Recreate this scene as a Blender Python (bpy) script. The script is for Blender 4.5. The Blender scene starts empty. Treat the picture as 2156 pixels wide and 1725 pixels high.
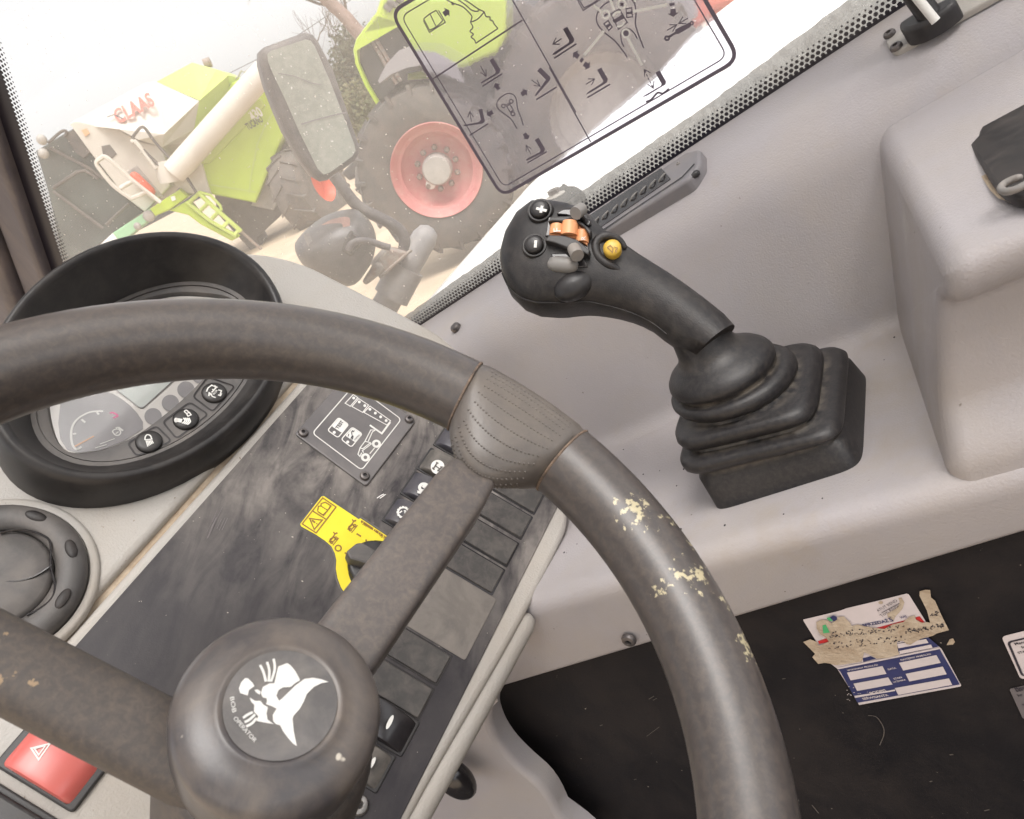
import bpy, bmesh, math, random
import numpy as np
from math import sin, cos, radians, pi, atan2
from mathutils import Vector
from mathutils.geometry import tessellate_polygon
random.seed(4)
rng = np.random.default_rng(7)
sc = bpy.context.scene
# ------------------------------------------------------------------ camera
W, H, F = 2156., 1725., 1620.
EYE = np.array([0, 0, 1.6])
_th, _p, _ps = radians(27.1), radians(23.7), radians(50)
_hd = np.array([sin(_ps), cos(_ps), 0]); _r0 = np.array([cos(_ps), -sin(_ps), 0]); _z = np.array([0, 0, 1.])
_c = cos(_p)*_hd - sin(_p)*_z; _u0 = sin(_p)*_hd + cos(_p)*_z
_ex = cos(_th)*_r0 - sin(_th)*_u0; _ed = -sin(_th)*_r0 - cos(_th)*_u0
cam = bpy.data.cameras.new('camera'); co = bpy.data.objects.new('camera', cam)
sc.collection.objects.link(co); sc.camera = co
cam.sensor_fit = 'HORIZONTAL'; cam.sensor_width = 36; cam.lens = F/W*36
cam.clip_start = .01; cam.clip_end = 600
from mathutils import Matrix
_M = Matrix.Identity(4)
for i in range(3):
    _M[i][0] = _ex[i]; _M[i][1] = -_ed[i]; _M[i][2] = -_c[i]; _M[i][3] = EYE[i]
co.matrix_world = _M
cam.dof.use_dof = True; cam.dof.focus_distance = .56; cam.dof.aperture_fstop = 34
# ------------------------------------------------------------------ light
SUN_EL, SUN_AZ = radians(66), radians(205)      # azimuth measured from +Y towards +X
wd = bpy.data.worlds.new('World'); sc.world = wd; wd.use_nodes = True
nt = wd.node_tree; bgn = nt.nodes['Background']
sky = nt.nodes.new('ShaderNodeTexSky'); sky.sky_type = 'NISHITA'; sky.sun_disc = False
sky.sun_elevation = SUN_EL; sky.sun_rotation = SUN_AZ; sky.air_density = 1.0; sky.dust_density = 4.0
hs = nt.nodes.new('ShaderNodeHueSaturation'); hs.inputs['Saturation'].default_value = .12
nt.links.new(sky.outputs[0], hs.inputs['Color']); nt.links.new(hs.outputs[0], bgn.inputs['Color'])
bgn.inputs['Strength'].default_value = .15
sl = bpy.data.lights.new('sun', 'SUN'); sl.energy = 1.5; sl.angle = radians(32); sl.color = (1, .95, .9)
so = bpy.data.objects.new('sun', sl); sc.collection.objects.link(so)
_sd = Vector((sin(SUN_AZ)*cos(SUN_EL), cos(SUN_AZ)*cos(SUN_EL), sin(SUN_EL)))
so.rotation_euler = _sd.to_track_quat('Z', 'Y').to_euler()
sc.view_settings.view_transform = 'Standard'; sc.view_settings.look = 'None'
sc.view_settings.exposure = 1.25; sc.view_settings.gamma = 1
sc.render.engine = 'CYCLES'; sc.cycles.use_denoising = True
sc.cycles.transparent_max_bounces = 24; sc.cycles.max_bounces = 8; sc.cycles.sample_clamp_indirect = 6
sc.cycles.caustics_reflective = False; sc.cycles.caustics_refractive = False
# ------------------------------------------------------------------ measuring helpers
def ray(u, v): return ((u-W/2)*_ex + (v-H/2)*_ed + F*_c)/F
def nrm(a): a = np.asarray(a, float); return a/np.linalg.norm(a)
def CR(x0, y0, sw, iw):
    s = sw/iw
    return lambda pts: [((x0+s*x)*.561458, (y0+s*y)*.561458) for x, y in pts]
cA=CR(0,0,1300,2156); cB=CR(900,0,1100,2156); cC=CR(1400,0,1500,2156); cD=CR(2600,0,1240,2139)
cE=CR(0,800,1200,1784); cF=CR(900,1200,1300,2156); cG=CR(1800,650,1540,1997); cH=CR(2800,900,1040,1495)
cI=CR(0,1850,1300,1835); cJ=CR(1100,2000,1000,1609); cK=CR(1900,1700,1100,1383); cL=CR(2840,2000,1000,1609)
cS=CR(1460,0,700,1632); cT=CR(2060,0,760,2156); cP=CR(1080,1440,520,2136); cEM=CR(800,2400,500,1725)
cSV=CR(2980,2180,660,2156); cLB=CR(3720,2320,120,518); cY=CR(1100,1820,420,1647); cR=CR(1400,1550,700,2156)
cX=CR(1860,680,580,2001); cTR=CR(3260,0,440,2156); cHL=CR(1080,780,620,2156); cCL=CR(200,1380,800,2156)
cV=lambda p: p
class Fr:
    """a flat working frame: origin O, axes x, y and normal n, in metres"""
    def __init__(s, O, x, y):
        s.O = np.asarray(O, float); s.x = nrm(x); y = np.asarray(y, float); s.y = nrm(y - s.x*(y@s.x)); s.n = np.cross(s.x, s.y)
    def P(s, a, b, h=0): return s.O + s.x*a + s.y*b + s.n*h
    def hit(s, u, v, h=0):
        d = ray(u, v); P = EYE + d*(((s.O + s.n*h - EYE)@s.n)/(d@s.n)); q = P - s.O
        return (float(q@s.x), float(q@s.y))
    def px(s, crop, pts, h=0): return [s.hit(u, v, h) for u, v in crop(pts)]
    def W(s, crop, pts, h=0): return [s.P(*s.hit(u, v, h), h) for u, v in crop(pts)]
def rnd(pts, r, n=4):
    out = []; m = len(pts)
    for i in range(m):
        p = np.array(pts[i]); a = np.array(pts[i-1]); b = np.array(pts[(i+1) % m])
        rr = r[i] if isinstance(r, (list, tuple)) else r
        da = a-p; db = b-p; la = np.linalg.norm(da); lb = np.linalg.norm(db)
        k = min(rr, la*.49, lb*.49)
        if k < 1e-7: out.append(tuple(p)); continue
        A = p+da/la*k; B = p+db/lb*k
        for j in range(n+1):
            t = j/n; out.append(tuple((1-t)**2*A + 2*t*(1-t)*p + t*t*B))
    return out
def cat(pts, n=6, closed=False):
    P = [np.asarray(p, float) for p in pts]; m = len(P); out = []
    g = (lambda i: P[i % m]) if closed else (lambda i: P[min(max(i, 0), m-1)])
    for i in range(m if closed else m-1):
        a, b, c, d = g(i-1), g(i), g(i+1), g(i+2)
        for j in range(n):
            t = j/n
            out.append(.5*((2*b)+(c-a)*t+(2*a-5*b+4*c-d)*t*t+(3*b-a-3*c+d)*t**3))
    if not closed: out.append(P[-1])
    return out
def ell(cx, cy, rx, ry, n=24, a0=0, a1=2*pi, rot=0):
    full = abs(a1-a0-2*pi) < 1e-6; out = []
    for i in range(n if full else n+1):
        t = a0+(a1-a0)*i/n; x, y = rx*cos(t), ry*sin(t)
        out.append((cx+x*cos(rot)-y*sin(rot), cy+x*sin(rot)+y*cos(rot)))
    return out
# ------------------------------------------------------------------ mesh collector
ROOT = {}
class MB:
    def __init__(s): s.v = []; s.f = []
    def add(s, vs, fs):
        b = len(s.v); s.v += [tuple(map(float, p)) for p in vs]; s.f += [tuple(i+b for i in f) for f in fs]; return s
    def fill(s, fr, pts, h=0):
        q = [Vector((p[0], p[1], 0)) for p in pts]
        tri = tessellate_polygon([q]); vs = [fr.P(p[0], p[1], h) for p in pts]; fs = []
        for t in tri:
            a, b, c = (np.array(pts[i][:2]) for i in t); k = (b-a)[0]*(c-a)[1]-(b-a)[1]*(c-a)[0]
            fs.append(tuple(t) if k > 0 else tuple(t)[::-1])
        return s.add(vs, fs)
    def stroke(s, fr, pts, w, h=0, closed=False):
        P = [np.array(p[:2], float) for p in pts]; n = len(P)
        if n < 2: return s
        L, R = [], []
        for i in range(n):
            a = P[i-1] if (i or closed) else P[i]; b = P[(i+1) % n] if (i < n-1 or closed) else P[i]
            d1 = P[i]-a; d2 = b-P[i]
            if np.linalg.norm(d1) < 1e-9: d1 = d2
            if np.linalg.norm(d2) < 1e-9: d2 = d1
            d1 = d1/(np.linalg.norm(d1)+1e-12); d2 = d2/(np.linalg.norm(d2)+1e-12)
            m = d1+d2
            m = d1 if np.linalg.norm(m) < .2 else m/np.linalg.norm(m)
            nn = np.array([-m[1], m[0]]); k = min(1/max(abs(m@d1), .35), 2)*w/2
            L.append(P[i]+nn*k); R.append(P[i]-nn*k)
        vs = [fr.P(*p, h) for p in L]+[fr.P(*p, h) for p in R]; fs = []
        for i in range(n if closed else n-1):
            j = (i+1) % n; fs.append((i, n+i, n+j, j))
        return s.add(vs, fs)
    def prism(s, fr, pts, h0, h1, bev=0, seg=2, bottom=False):
        """closed outline raised from h0 to h1, upper edge rounded by bev"""
        A = sum(pts[i-1][0]*pts[i][1]-pts[i][0]*pts[i-1][1] for i in range(len(pts)))
        if A < 0: pts = pts[::-1]
        P = [np.array(p[:2], float) for p in pts]; n = len(P)
        def inset(d):
            out = []
            for i in range(n):
                a, b, c = P[i-1], P[i], P[(i+1) % n]
                d1 = (b-a)/(np.linalg.norm(b-a)+1e-12); d2 = (c-b)/(np.linalg.norm(c-b)+1e-12)
                m = d1+d2; m = d1 if np.linalg.norm(m) < .2 else m/np.linalg.norm(m)
                nn = np.array([-m[1], m[0]]); out.append(b+nn*d/max(abs(m@d1), .5))
            return out
        rings = [(P, h0)]
        if bev:
            sg = 1 if h1 > h0 else -1
            for j in range(seg+1):
                t = pi/2*j/seg; rings.append((inset(bev*(1-cos(t))), h1-sg*bev*(1-sin(t))))
        else: rings.append((P, h1))
        vs = [fr.P(*p, h) for R, h in rings for p in R]; fs = []
        for k in range(len(rings)-1):
            for i in range(n):
                j = (i+1) % n; fs.append((k*n+i, k*n+j, (k+1)*n+j, (k+1)*n+i))
        s.add(vs, fs); s.fill(fr, [tuple(p) for p in rings[-1][0]], h1)
        if bottom: s.fill(fr, [tuple(p) for p in P][::-1], h0)
        return s
    def loft(s, rings, close=True, cap0=False, cap1=False):
        n = len(rings[0]); vs = [p for r in rings for p in r]; fs = []
        for k in range(len(rings)-1):
            for i in range(n if close else n-1):
                j = (i+1) % n; fs.append((k*n+i, k*n+j, (k+1)*n+j, (k+1)*n+i))
        if cap0: fs.append(tuple(range(n))[::-1])
        if cap1: fs.append(tuple(range((len(rings)-1)*n, len(rings)*n)))
        return s.add(vs, fs)
    def tube(s, pts, r, n=10, cap=True, up=None, flat=None, round_end=False):
        P = [np.asarray(p, float) for p in pts]; m = len(P); rings = []; prev = None
        R = list(r) if hasattr(r, '__len__') else [r]*m
        if round_end:
            d0 = nrm(P[0]-P[1]); d1 = nrm(P[-1]-P[-2]); r0, r1 = R[0], R[-1]
            P = [P[0]+d0*r0*.97, P[0]+d0*r0*.7]+P+[P[-1]+d1*r1*.7, P[-1]+d1*r1*.97]; R = [r0*.25, r0*.75]+R+[r1*.75, r1*.25]; m += 4
        for i in range(m):
            d = nrm(P[min(i+1, m-1)]-P[max(i-1, 0)])
            if prev is None:
                a = np.asarray(up, float) if up is not None else (np.array([0, 0, 1.]) if abs(d[2]) < .9 else np.array([1., 0, 0]))
            else: a = prev
            x = nrm(a-d*(a@d)); prev = x; y = np.cross(d, x)
            fx, fy = (flat if flat else (1, 1))
            rings.append([P[i]+R[i]*(fx*cos(2*pi*k/n)*x+fy*sin(2*pi*k/n)*y) for k in range(n)])
        return s.loft(rings, True, cap, cap)
    def lathe(s, O, ax, prof, n=32, x=None, close=False):
        O = np.asarray(O, float); ax = nrm(ax)
        a = np.asarray(x, float) if x is not None else (np.array([0, 0, 1.]) if abs(ax[2]) < .9 else np.array([1., 0, 0]))
        x = nrm(a-ax*(a@ax)); y = np.cross(ax, x)
        rings = [[O+ax*h+max(r, 1e-5)*(cos(2*pi*k/n)*x+sin(2*pi*k/n)*y) for k in range(n)] for r, h in prof]
        return s.loft(rings, True, prof[0][0] > 1e-4 and False, False)
    def box(s, O, x, y, z, sx, sy, sz):
        O = np.asarray(O, float); x, y, z = nrm(x)*sx/2, nrm(y)*sy/2, nrm(z)*sz/2
        vs = [O+i*x+j*y+k*z for i in (-1, 1) for j in (-1, 1) for k in (-1, 1)]
        return s.add(vs, [(0, 1, 3, 2), (4, 6, 7, 5), (0, 4, 5, 1), (2, 3, 7, 6), (0, 2, 6, 4), (1, 5, 7, 3)])
    def ellipsoid(s, O, x, y, z, rx, ry, rz, n=16, m=10):
        O = np.asarray(O, float); x, y, z = nrm(x), nrm(y), nrm(z); rings = []
        for i in range(m+1):
            t = pi*i/m; r = max(sin(t), 1e-4)
            rings.append([O+z*rz*cos(t)*-1+r*(rx*cos(2*pi*k/n)*x+ry*sin(2*pi*k/n)*y) for k in range(n)])
        return s.loft(rings)
    def text(s, fr, txt, p0, p1, h=0, hgt=None, bold=0.0, font_sp=1.0):
        """writing whose baseline runs from p0 to p1 in the frame"""
        cu = bpy.data.curves.new('t', 'FONT'); cu.body = txt; cu.offset = bold; cu.space_character = font_sp; cu.resolution_u = 3
        o = bpy.data.objects.new('t', cu); sc.collection.objects.link(o)
        dg = bpy.context.evaluated_depsgraph_get(); me = o.evaluated_get(dg).to_mesh()
        V = [tuple(v.co) for v in me.vertices]; Fc = [tuple(p.vertices) for p in me.polygons]
        o.evaluated_get(dg).to_mesh_clear(); bpy.data.objects.remove(o); bpy.data.curves.remove(cu)
        if not V: return s
        x0 = min(v[0] for v in V); x1 = max(v[0] for v in V); y1 = max(v[1] for v in V)
        a, b = np.array(p0), np.array(p1); d = b-a; L = np.linalg.norm(d); d = d/L; e = np.array([-d[1], d[0]])
        k = L/(x1-x0); ky = (hgt/y1 if hgt else k)
        return s.add([fr.P(*(a+d*(v[0]-x0)*k+e*v[1]*ky), h) for v in V], Fc)
    def build(s, name, m, parent=None, smooth=None, label=None):
        org = ROOT.get(parent.name, np.zeros(3)) if parent else getattr(s, 'org', np.zeros(3))
        me = bpy.data.meshes.new(name)
        me.from_pydata([tuple(np.array(p)-org) for p in s.v], [], s.f); me.validate()
        me.materials.append(m)
        if smooth is not None:
            me.shade_smooth()
            if smooth < 170: me.set_sharp_from_angle(angle=radians(smooth))
        me.update()
        o = bpy.data.objects.new(name, me); sc.collection.objects.link(o)
        if parent: o.parent = parent; ROOT[o.name] = org
        else: o.location = org
        if label: o['label'] = label
        return o
    def top(s, name, m, label, catg, org=None, group=None, smooth=None, kind=None):
        s.org = np.asarray(org if org is not None else np.mean(np.array(s.v), axis=0), float)
        o = s.build(name, m, None, smooth); ROOT[o.name] = s.org
        if label: o['label'] = label
        if catg: o['category'] = catg
        if group: o['group'] = group
        if kind: o['kind'] = kind
        return o
def thing(name, label, catg, loc, group=None):
    o = bpy.data.objects.new(name, None); sc.collection.objects.link(o); o.location = tuple(map(float, loc))
    o.empty_display_size = .02; ROOT[o.name] = np.asarray(loc, float)
    o['label'] = label; o['category'] = catg
    if group: o['group'] = group
    return o
# ------------------------------------------------------------------ materials
def mat(name, col, rough=.5, col2=None, sc2=6, dust=None, dsc=9, damt=.5, bump=None, spec=.5, metal=0, coat=0, spk=None, stretch=(1, 1, 1), lo=.4, hi=.65, drough=.35):
    """base colour with a second tone, worn dust and specks from noise, and a grain bump"""
    m = bpy.data.materials.new(name); m.use_nodes = True; t = m.node_tree; N, L = t.nodes, t.links; b = N['Principled BSDF']
    b.inputs['Roughness'].default_value = rough; b.inputs['Metallic'].default_value = metal
    b.inputs['Specular IOR Level'].default_value = spec; b.inputs['Coat Weight'].default_value = coat; b.inputs['Coat Roughness'].default_value = .32
    tc = N.new('ShaderNodeTexCoord'); mp = N.new('ShaderNodeMapping'); mp.inputs['Scale'].default_value = stretch
    L.new(tc.outputs['Object'], mp.inputs['Vector'])
    def noise(scale, det=5, ro=.6, dist=0):
        n = N.new('ShaderNodeTexNoise'); n.inputs['Scale'].default_value = scale; n.inputs['Detail'].default_value = det
        n.inputs['Roughness'].default_value = ro; n.inputs['Distortion'].default_value = dist; L.new(mp.outputs[0], n.inputs['Vector']); return n.outputs[0]
    def ramp(src, a, bb):
        r = N.new('ShaderNodeMapRange'); r.inputs['From Min'].default_value = a; r.inputs['From Max'].default_value = bb; L.new(src, r.inputs['Value']); return r.outputs[0]
    def mix(f, A, B):
        x = N.new('ShaderNodeMix'); x.data_type = 'RGBA'
        if isinstance(f, float): x.inputs['Factor'].default_value = f
        else: L.new(f, x.inputs['Factor'])
        for i, q in ((6, A), (7, B)):
            if isinstance(q, tuple): x.inputs[i].default_value = (*q, 1)
            else: L.new(q, x.inputs[i])
        return x.outputs[2]
    def mul(f, k):
        q = N.new('ShaderNodeMath'); q.operation = 'MULTIPLY'; L.new(f, q.inputs[0])
        if isinstance(k, float): q.inputs[1].default_value = k
        else: L.new(k, q.inputs[1])
        return q.outputs[0]
    base = col; rsrc = None
    if col2: base = mix(ramp(noise(sc2, 6, .6, .6), lo, hi), col, col2)
    if dust:
        f = mul(ramp(noise(dsc, 9, .68, .4), .42, .72), damt); rsrc = f; base = mix(f, base, dust)
    if spk:
        f = mul(ramp(noise(spk[1], 2, .5), spk[2], spk[2]+.04), 1.0); base = mix(f, base, spk[0])
    if isinstance(base, tuple): b.inputs['Base Color'].default_value = (*base, 1)
    else: L.new(base, b.inputs['Base Color'])
    if rsrc is not None:
        r = N.new('ShaderNodeMapRange'); r.inputs['To Min'].default_value = rough; r.inputs['To Max'].default_value = min(rough+drough, .95); L.new(rsrc, r.inputs['Value']); L.new(r.outputs[0], b.inputs['Roughness'])
    if bump:
        bp = N.new('ShaderNodeBump'); bp.inputs['Strength'].default_value = bump[1]; bp.inputs['Distance'].default_value = bump[2] if len(bump) > 2 else .0006
        n = N.new('ShaderNodeTexNoise'); n.inputs['Scale'].default_value = bump[0]; n.inputs['Detail'].default_value = 3; n.inputs['Roughness'].default_value = .55
        L.new(tc.outputs['Object'], n.inputs['Vector']); L.new(n.outputs[0], bp.inputs['Height']); L.new(bp.outputs[0], b.inputs['Normal'])
    m['b'] = 1
    return m
DUST = (.36, .30, .25)
M = {}
M['light'] = mat('light_plastic', (.405, .385, .36), .5, (.375, .355, .328), 7, bump=(620, .45, .0009), dust=(.42, .35, .27), dsc=5, damt=.45, spk=((.2, .16, .12), 260, .735))
M['grey'] = mat('grey_plastic', (.405, .378, .386), .38, (.36, .337, .343), 3.2, bump=(760, .38, .0008), dust=(.42, .37, .32), dsc=9, damt=.55, spk=((.16, .14, .12), 190, .765), lo=.35, hi=.7)
M['fascia'] = mat('fascia', (.085, .08, .08), .5, (.14, .13, .125), 9, dust=(.27, .235, .205), dsc=11, damt=.75, bump=(1500, .12, .0003), spk=((.5, .46, .42), 420, .76), stretch=(1, 2.2, 1.2))
M['plate'] = mat('plate_face', (.105, .098, .1), .33, (.15, .14, .14), 14, dust=(.25, .22, .2), dsc=16, damt=.3)
M['black'] = mat('black_plastic', (.016, .0148, .0165), .42, (.022, .0205, .0215), 14, dust=(.13, .115, .1), dsc=40, damt=.25, bump=(1400, .12, .0003))
M['blackg'] = mat('black_gloss', (.02, .018, .02), .18, spec=.6, dust=(.1, .09, .08), dsc=30, damt=.2)
M['bezel'] = mat('bezel_plastic', (.075, .07, .068), .5, (.1, .093, .09), 30, dust=(.24, .21, .185), dsc=24, damt=.5, bump=(1600, .14, .0003))
M['shroud'] = mat('shroud_plastic', (.014, .0128, .0135), .4, (.019, .0175, .0175), 10, dust=(.10, .087, .077), dsc=50, damt=.25, bump=(1500, .15, .0003))
M['rim'] = mat('rim_rubber', (.058, .050, .048), .38, (.068, .058, .054), 9, dust=(.20, .155, .12), dsc=300, damt=.30, bump=(900, .12, .0003), drough=.15, spec=.6, coat=.3)
M['pad'] = mat('pad_rubber', (.10, .088, .08), .40, (.13, .113, .1), 30, dust=(.23, .19, .15), dsc=40, damt=.4, bump=(900, .2, .0003), drough=.15)
M['spoke'] = mat('spoke_rubber', (.098, .085, .080), .45, (.078, .067, .063), 9, dust=(.26, .205, .16), dsc=300, damt=.32, bump=(900, .2, .0003))
M['dirty'] = mat('dirty_rubber', (.062, .052, .047), .6, (.05, .043, .04), 9, dust=(.30, .225, .155), dsc=420, damt=.18, bump=(700, .25, .0004))
M['cap'] = mat('cap_plastic', (.062, .056, .058), .33, (.085, .076, .074), 24, dust=(.27, .215, .165), dsc=26, damt=.5, bump=(1000, .12, .0003), spk=((.55, .5, .42), 180, .76))
M['boot'] = mat('boot_rubber', (.012, .011, .0125), .44, (.017, .0155, .017), 14, dust=(.17, .148, .126), dsc=300, damt=.15, bump=(900, .3, .0005))
M['grip'] = mat('grip_plastic', (.013, .012, .0132), .46, (.016, .0145, .0155), 26, dust=(.14, .12, .105), dsc=90, damt=.25, bump=(1200, .35, .0005))
M['panel'] = mat('panel_black', (.0085, .0075, .0092), .6, (.013, .0115, .013), 7, dust=(.05, .038, .032), dsc=14, damt=.35, bump=(500, .3, .0005), spk=((.3, .26, .22), 260, .76), spec=.25)
M['white'] = mat('print_white', (.72, .71, .68), .5, (.6, .59, .56), 30)
M['ink'] = mat('ink_dark', (.035, .03, .04), .5)
M['sink'] = mat('sticker_ink', (.12, .10, .13), .6)
M['inkb'] = mat('ink_brown', (.25, .13, .02), .5)
M['yellow'] = mat('yellow_label', (.80, .66, .03), .35, (.74, .60, .02), 20)
M['ybtn'] = mat('yellow_button', (.62, .40, .05), .4, (.5, .32, .05), 60)
M['orange'] = mat('orange_plastic', (.78, .36, .17), .4, (.7, .3, .13), 60)
M['gbtn'] = mat('grey_button', (.22, .21, .2), .5, dust=DUST, dsc=60, damt=.4)
M['red'] = mat('red_plastic', (.58, .13, .115), .28, (.53, .13, .11), 20, coat=.2)
M['dial'] = mat('dial_face', (.30, .285, .29), .3, (.24, .23, .235), 8)
M['silver'] = mat('cluster_silver', (.64, .61, .57), .35, (.58, .55, .52), 9)
M['pink'] = mat('pink_mark', (.6, .1, .25), .5)
M['needle'] = mat('needle', (.62, .36, .2), .5)
M['lcd'] = mat('lcd', (.46, .50, .47), .2, (.54, .56, .53), 18)
M['steel'] = mat('screw_steel', (.42, .40, .38), .35, (.3, .28, .26), 200, metal=.8)
M['dsteel'] = mat('dark_screw', (.1, .09, .09), .4, metal=.5, dust=(.3, .26, .22), dsc=150, damt=.4)
M['frit'] = mat('frit_black', (.016, .014, .022), .3)
M['paper'] = mat('paper_white', (.66, .58, .58), .4, (.6, .54, .53), 30, bump=(200, .2, .001))
M['torn'] = mat('torn_paper', (.50, .41, .31), .8, (.42, .33, .24), 60, dust=(.25, .16, .09), dsc=70, damt=.45, bump=(350, .7, .001))
M['navy'] = mat('navy_print', (.035, .04, .12), .35, (.05, .055, .14), 60)
M['sred'] = mat('sticker_red', (.5, .03, .03), .4)
M['sgreen'] = mat('sticker_green', (.08, .4, .16), .4)
M['slabel'] = mat('grey_label', (.17, .15, .15), .5, (.13, .115, .12), 30)
M['pillar'] = mat('pillar_grey', (.10, .09, .102), .45, (.15, .135, .148), 5, dust=(.3, .25, .22), dsc=12, damt=.4, stretch=(3, 3, .6))
M['seal'] = mat('seal_grey', (.21, .2, .21), .5, dust=(.34, .3, .27), dsc=40, damt=.4)
# outside
M['lime'] = mat('lime_paint', (.43, .56, .035), .35, (.38, .5, .03), 1.2, coat=.2)
M['lime2'] = mat('pale_lime_paint', (.45, .55, .12), .45, (.4, .5, .1), 1.2)
M['mint'] = mat('mint_paint', (.28, .50, .30), .5)
M['cream'] = mat('cream_paint', (.56, .52, .46), .45, (.5, .46, .41), 1.5)
M['hood'] = mat('white_paint', (.80, .79, .76), .35, (.76, .75, .72), 2, dust=(.6, .56, .5), dsc=8, damt=.3)
M['dark'] = mat('dark_machine', (.055, .05, .05), .6, (.10, .09, .085), 1.6, dust=(.2, .17, .14), dsc=3, damt=.4)
M['glassd'] = mat('cab_glass', (.075, .09, .085), .12, (.05, .06, .06), 1.4)
M['tyre'] = mat('tyre_rubber', (.07, .062, .058), .75, (.1, .09, .08), 3, dust=(.2, .16, .13), dsc=5, damt=.5)
M['rimred'] = mat('red_rim', (.44, .14, .135), .5, (.5, .20, .18), 3, dust=(.5, .3, .26), dsc=5, damt=.7)
M['rimor'] = mat('orange_red_rim', (.62, .1, .05), .5)
M['hub'] = mat('hub_grey', (.36, .34, .31), .55, (.28, .26, .24), 6)
M['clred'] = mat('red_letters', (.66, .12, .09), .5)
M['fender'] = mat('fender_grey', (.26, .25, .26), .5)
M['ground'] = mat('sandy_concrete', (.52, .415, .30), .85, (.44, .345, .25), .8, dust=(.34, .26, .18), dsc=2.2, damt=.5, bump=(30, .3, .01))
M['bark'] = mat('bark', (.13, .095, .075), .9, (.08, .06, .05), 5, bump=(20, .8, .03))
M['needles'] = mat('evergreen', (.05, .06, .03), .8, (.08, .08, .04), 3)
M['shrub'] = mat('shrub_leaf', (.12, .13, .055), .8, (.16, .14, .07), 3)
M['dome'] = mat('lamp_dome', (.03, .028, .03), .4, (.05, .047, .05), 16, dust=(.2, .18, .16), dsc=26, damt=.35, spk=((.5, .48, .45), 220, .72))
M['pole'] = mat('grey_pole', (.27, .265, .27), .5, (.2, .19, .19), 14, dust=(.4, .36, .32), dsc=26, damt=.45, spk=((.5, .48, .45), 200, .72))
M['rust'] = mat('rusty_steel', (.24, .22, .2), .6, (.2, .1, .06), 40, dust=(.45, .4, .34), dsc=50, damt=.5)
M['mframe'] = mat('mirror_frame', (.065, .058, .062), .5, dust=(.22, .2, .18), dsc=30, damt=.5)
M['mface'] = mat('mirror_face', (.33, .345, .30), .3, (.26, .27, .235), 9, dust=(.48, .48, .42), dsc=90, damt=.55, spk=((.7, .7, .64), 150, .69), metal=.2)
M['grille'] = mat('grille_dark', (.06, .052, .05), .6, (.085, .075, .07), 4)
M['machred'] = mat('machine_red', (.55, .1, .07), .5)
M['block'] = mat('weathered_rubber', (.06, .064, .064), .75, (.03, .032, .032), 90, bump=(300, .6, .002), stretch=(1, 1, 6))
def glass_mat():
    m = bpy.data.materials.new('dusty_glass'); m.use_nodes = True; t = m.node_tree; N, L = t.nodes, t.links; N.clear()
    out = N.new('ShaderNodeOutputMaterial'); tr = N.new('ShaderNodeBsdfTransparent'); tr.inputs['Color'].default_value = (.80, .80, .80, 1); gl = N.new('ShaderNodeBsdfGlossy'); gl.inputs['Roughness'].default_value = .02
    du = N.new('ShaderNodeBsdfTranslucent'); du.inputs['Color'].default_value = (.92, .83, .74, 1)
    fr = N.new('ShaderNodeFresnel'); fr.inputs['IOR'].default_value = 1.45
    k = N.new('ShaderNodeMath'); k.operation = 'MULTIPLY'; k.inputs[1].default_value = .8; L.new(fr.outputs[0], k.inputs[0])
    tc = N.new('ShaderNodeTexCoord'); n = N.new('ShaderNodeTexNoise'); n.inputs['Scale'].default_value = 5; n.inputs['Detail'].default_value = 6; L.new(tc.outputs['Object'], n.inputs['Vector'])
    r = N.new('ShaderNodeMapRange'); r.inputs['From Min'].default_value = .3; r.inputs['From Max'].default_value = .75; r.inputs['To Min'].default_value = .17; r.inputs['To Max'].default_value = .27; L.new(n.outputs[0], r.inputs['Value'])
    n2 = N.new('ShaderNodeTexNoise'); n2.inputs['Scale'].default_value = 330; n2.inputs['Detail'].default_value = 1; L.new(tc.outputs['Object'], n2.inputs['Vector'])
    r2 = N.new('ShaderNodeMapRange'); r2.inputs['From Min'].default_value = .735; r2.inputs['From Max'].default_value = .77; r2.inputs['To Max'].default_value = .6; L.new(n2.outputs[0], r2.inputs['Value'])
    mx = N.new('ShaderNodeMath'); mx.operation = 'MAXIMUM'; L.new(r.outputs[0], mx.inputs[0]); L.new(r2.outputs[0], mx.inputs[1])
    a = N.new('ShaderNodeMixShader'); L.new(mx.outputs[0], a.inputs[0]); L.new(tr.outputs[0], a.inputs[1]); L.new(du.outputs[0], a.inputs[2])
    b = N.new('ShaderNodeMixShader'); L.new(k.outputs[0], b.inputs[0]); L.new(a.outputs[0], b.inputs[1]); L.new(gl.outputs[0], b.inputs[2])
    L.new(b.outputs[0], out.inputs['Surface']); return m
M['glass'] = glass_mat()
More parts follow.
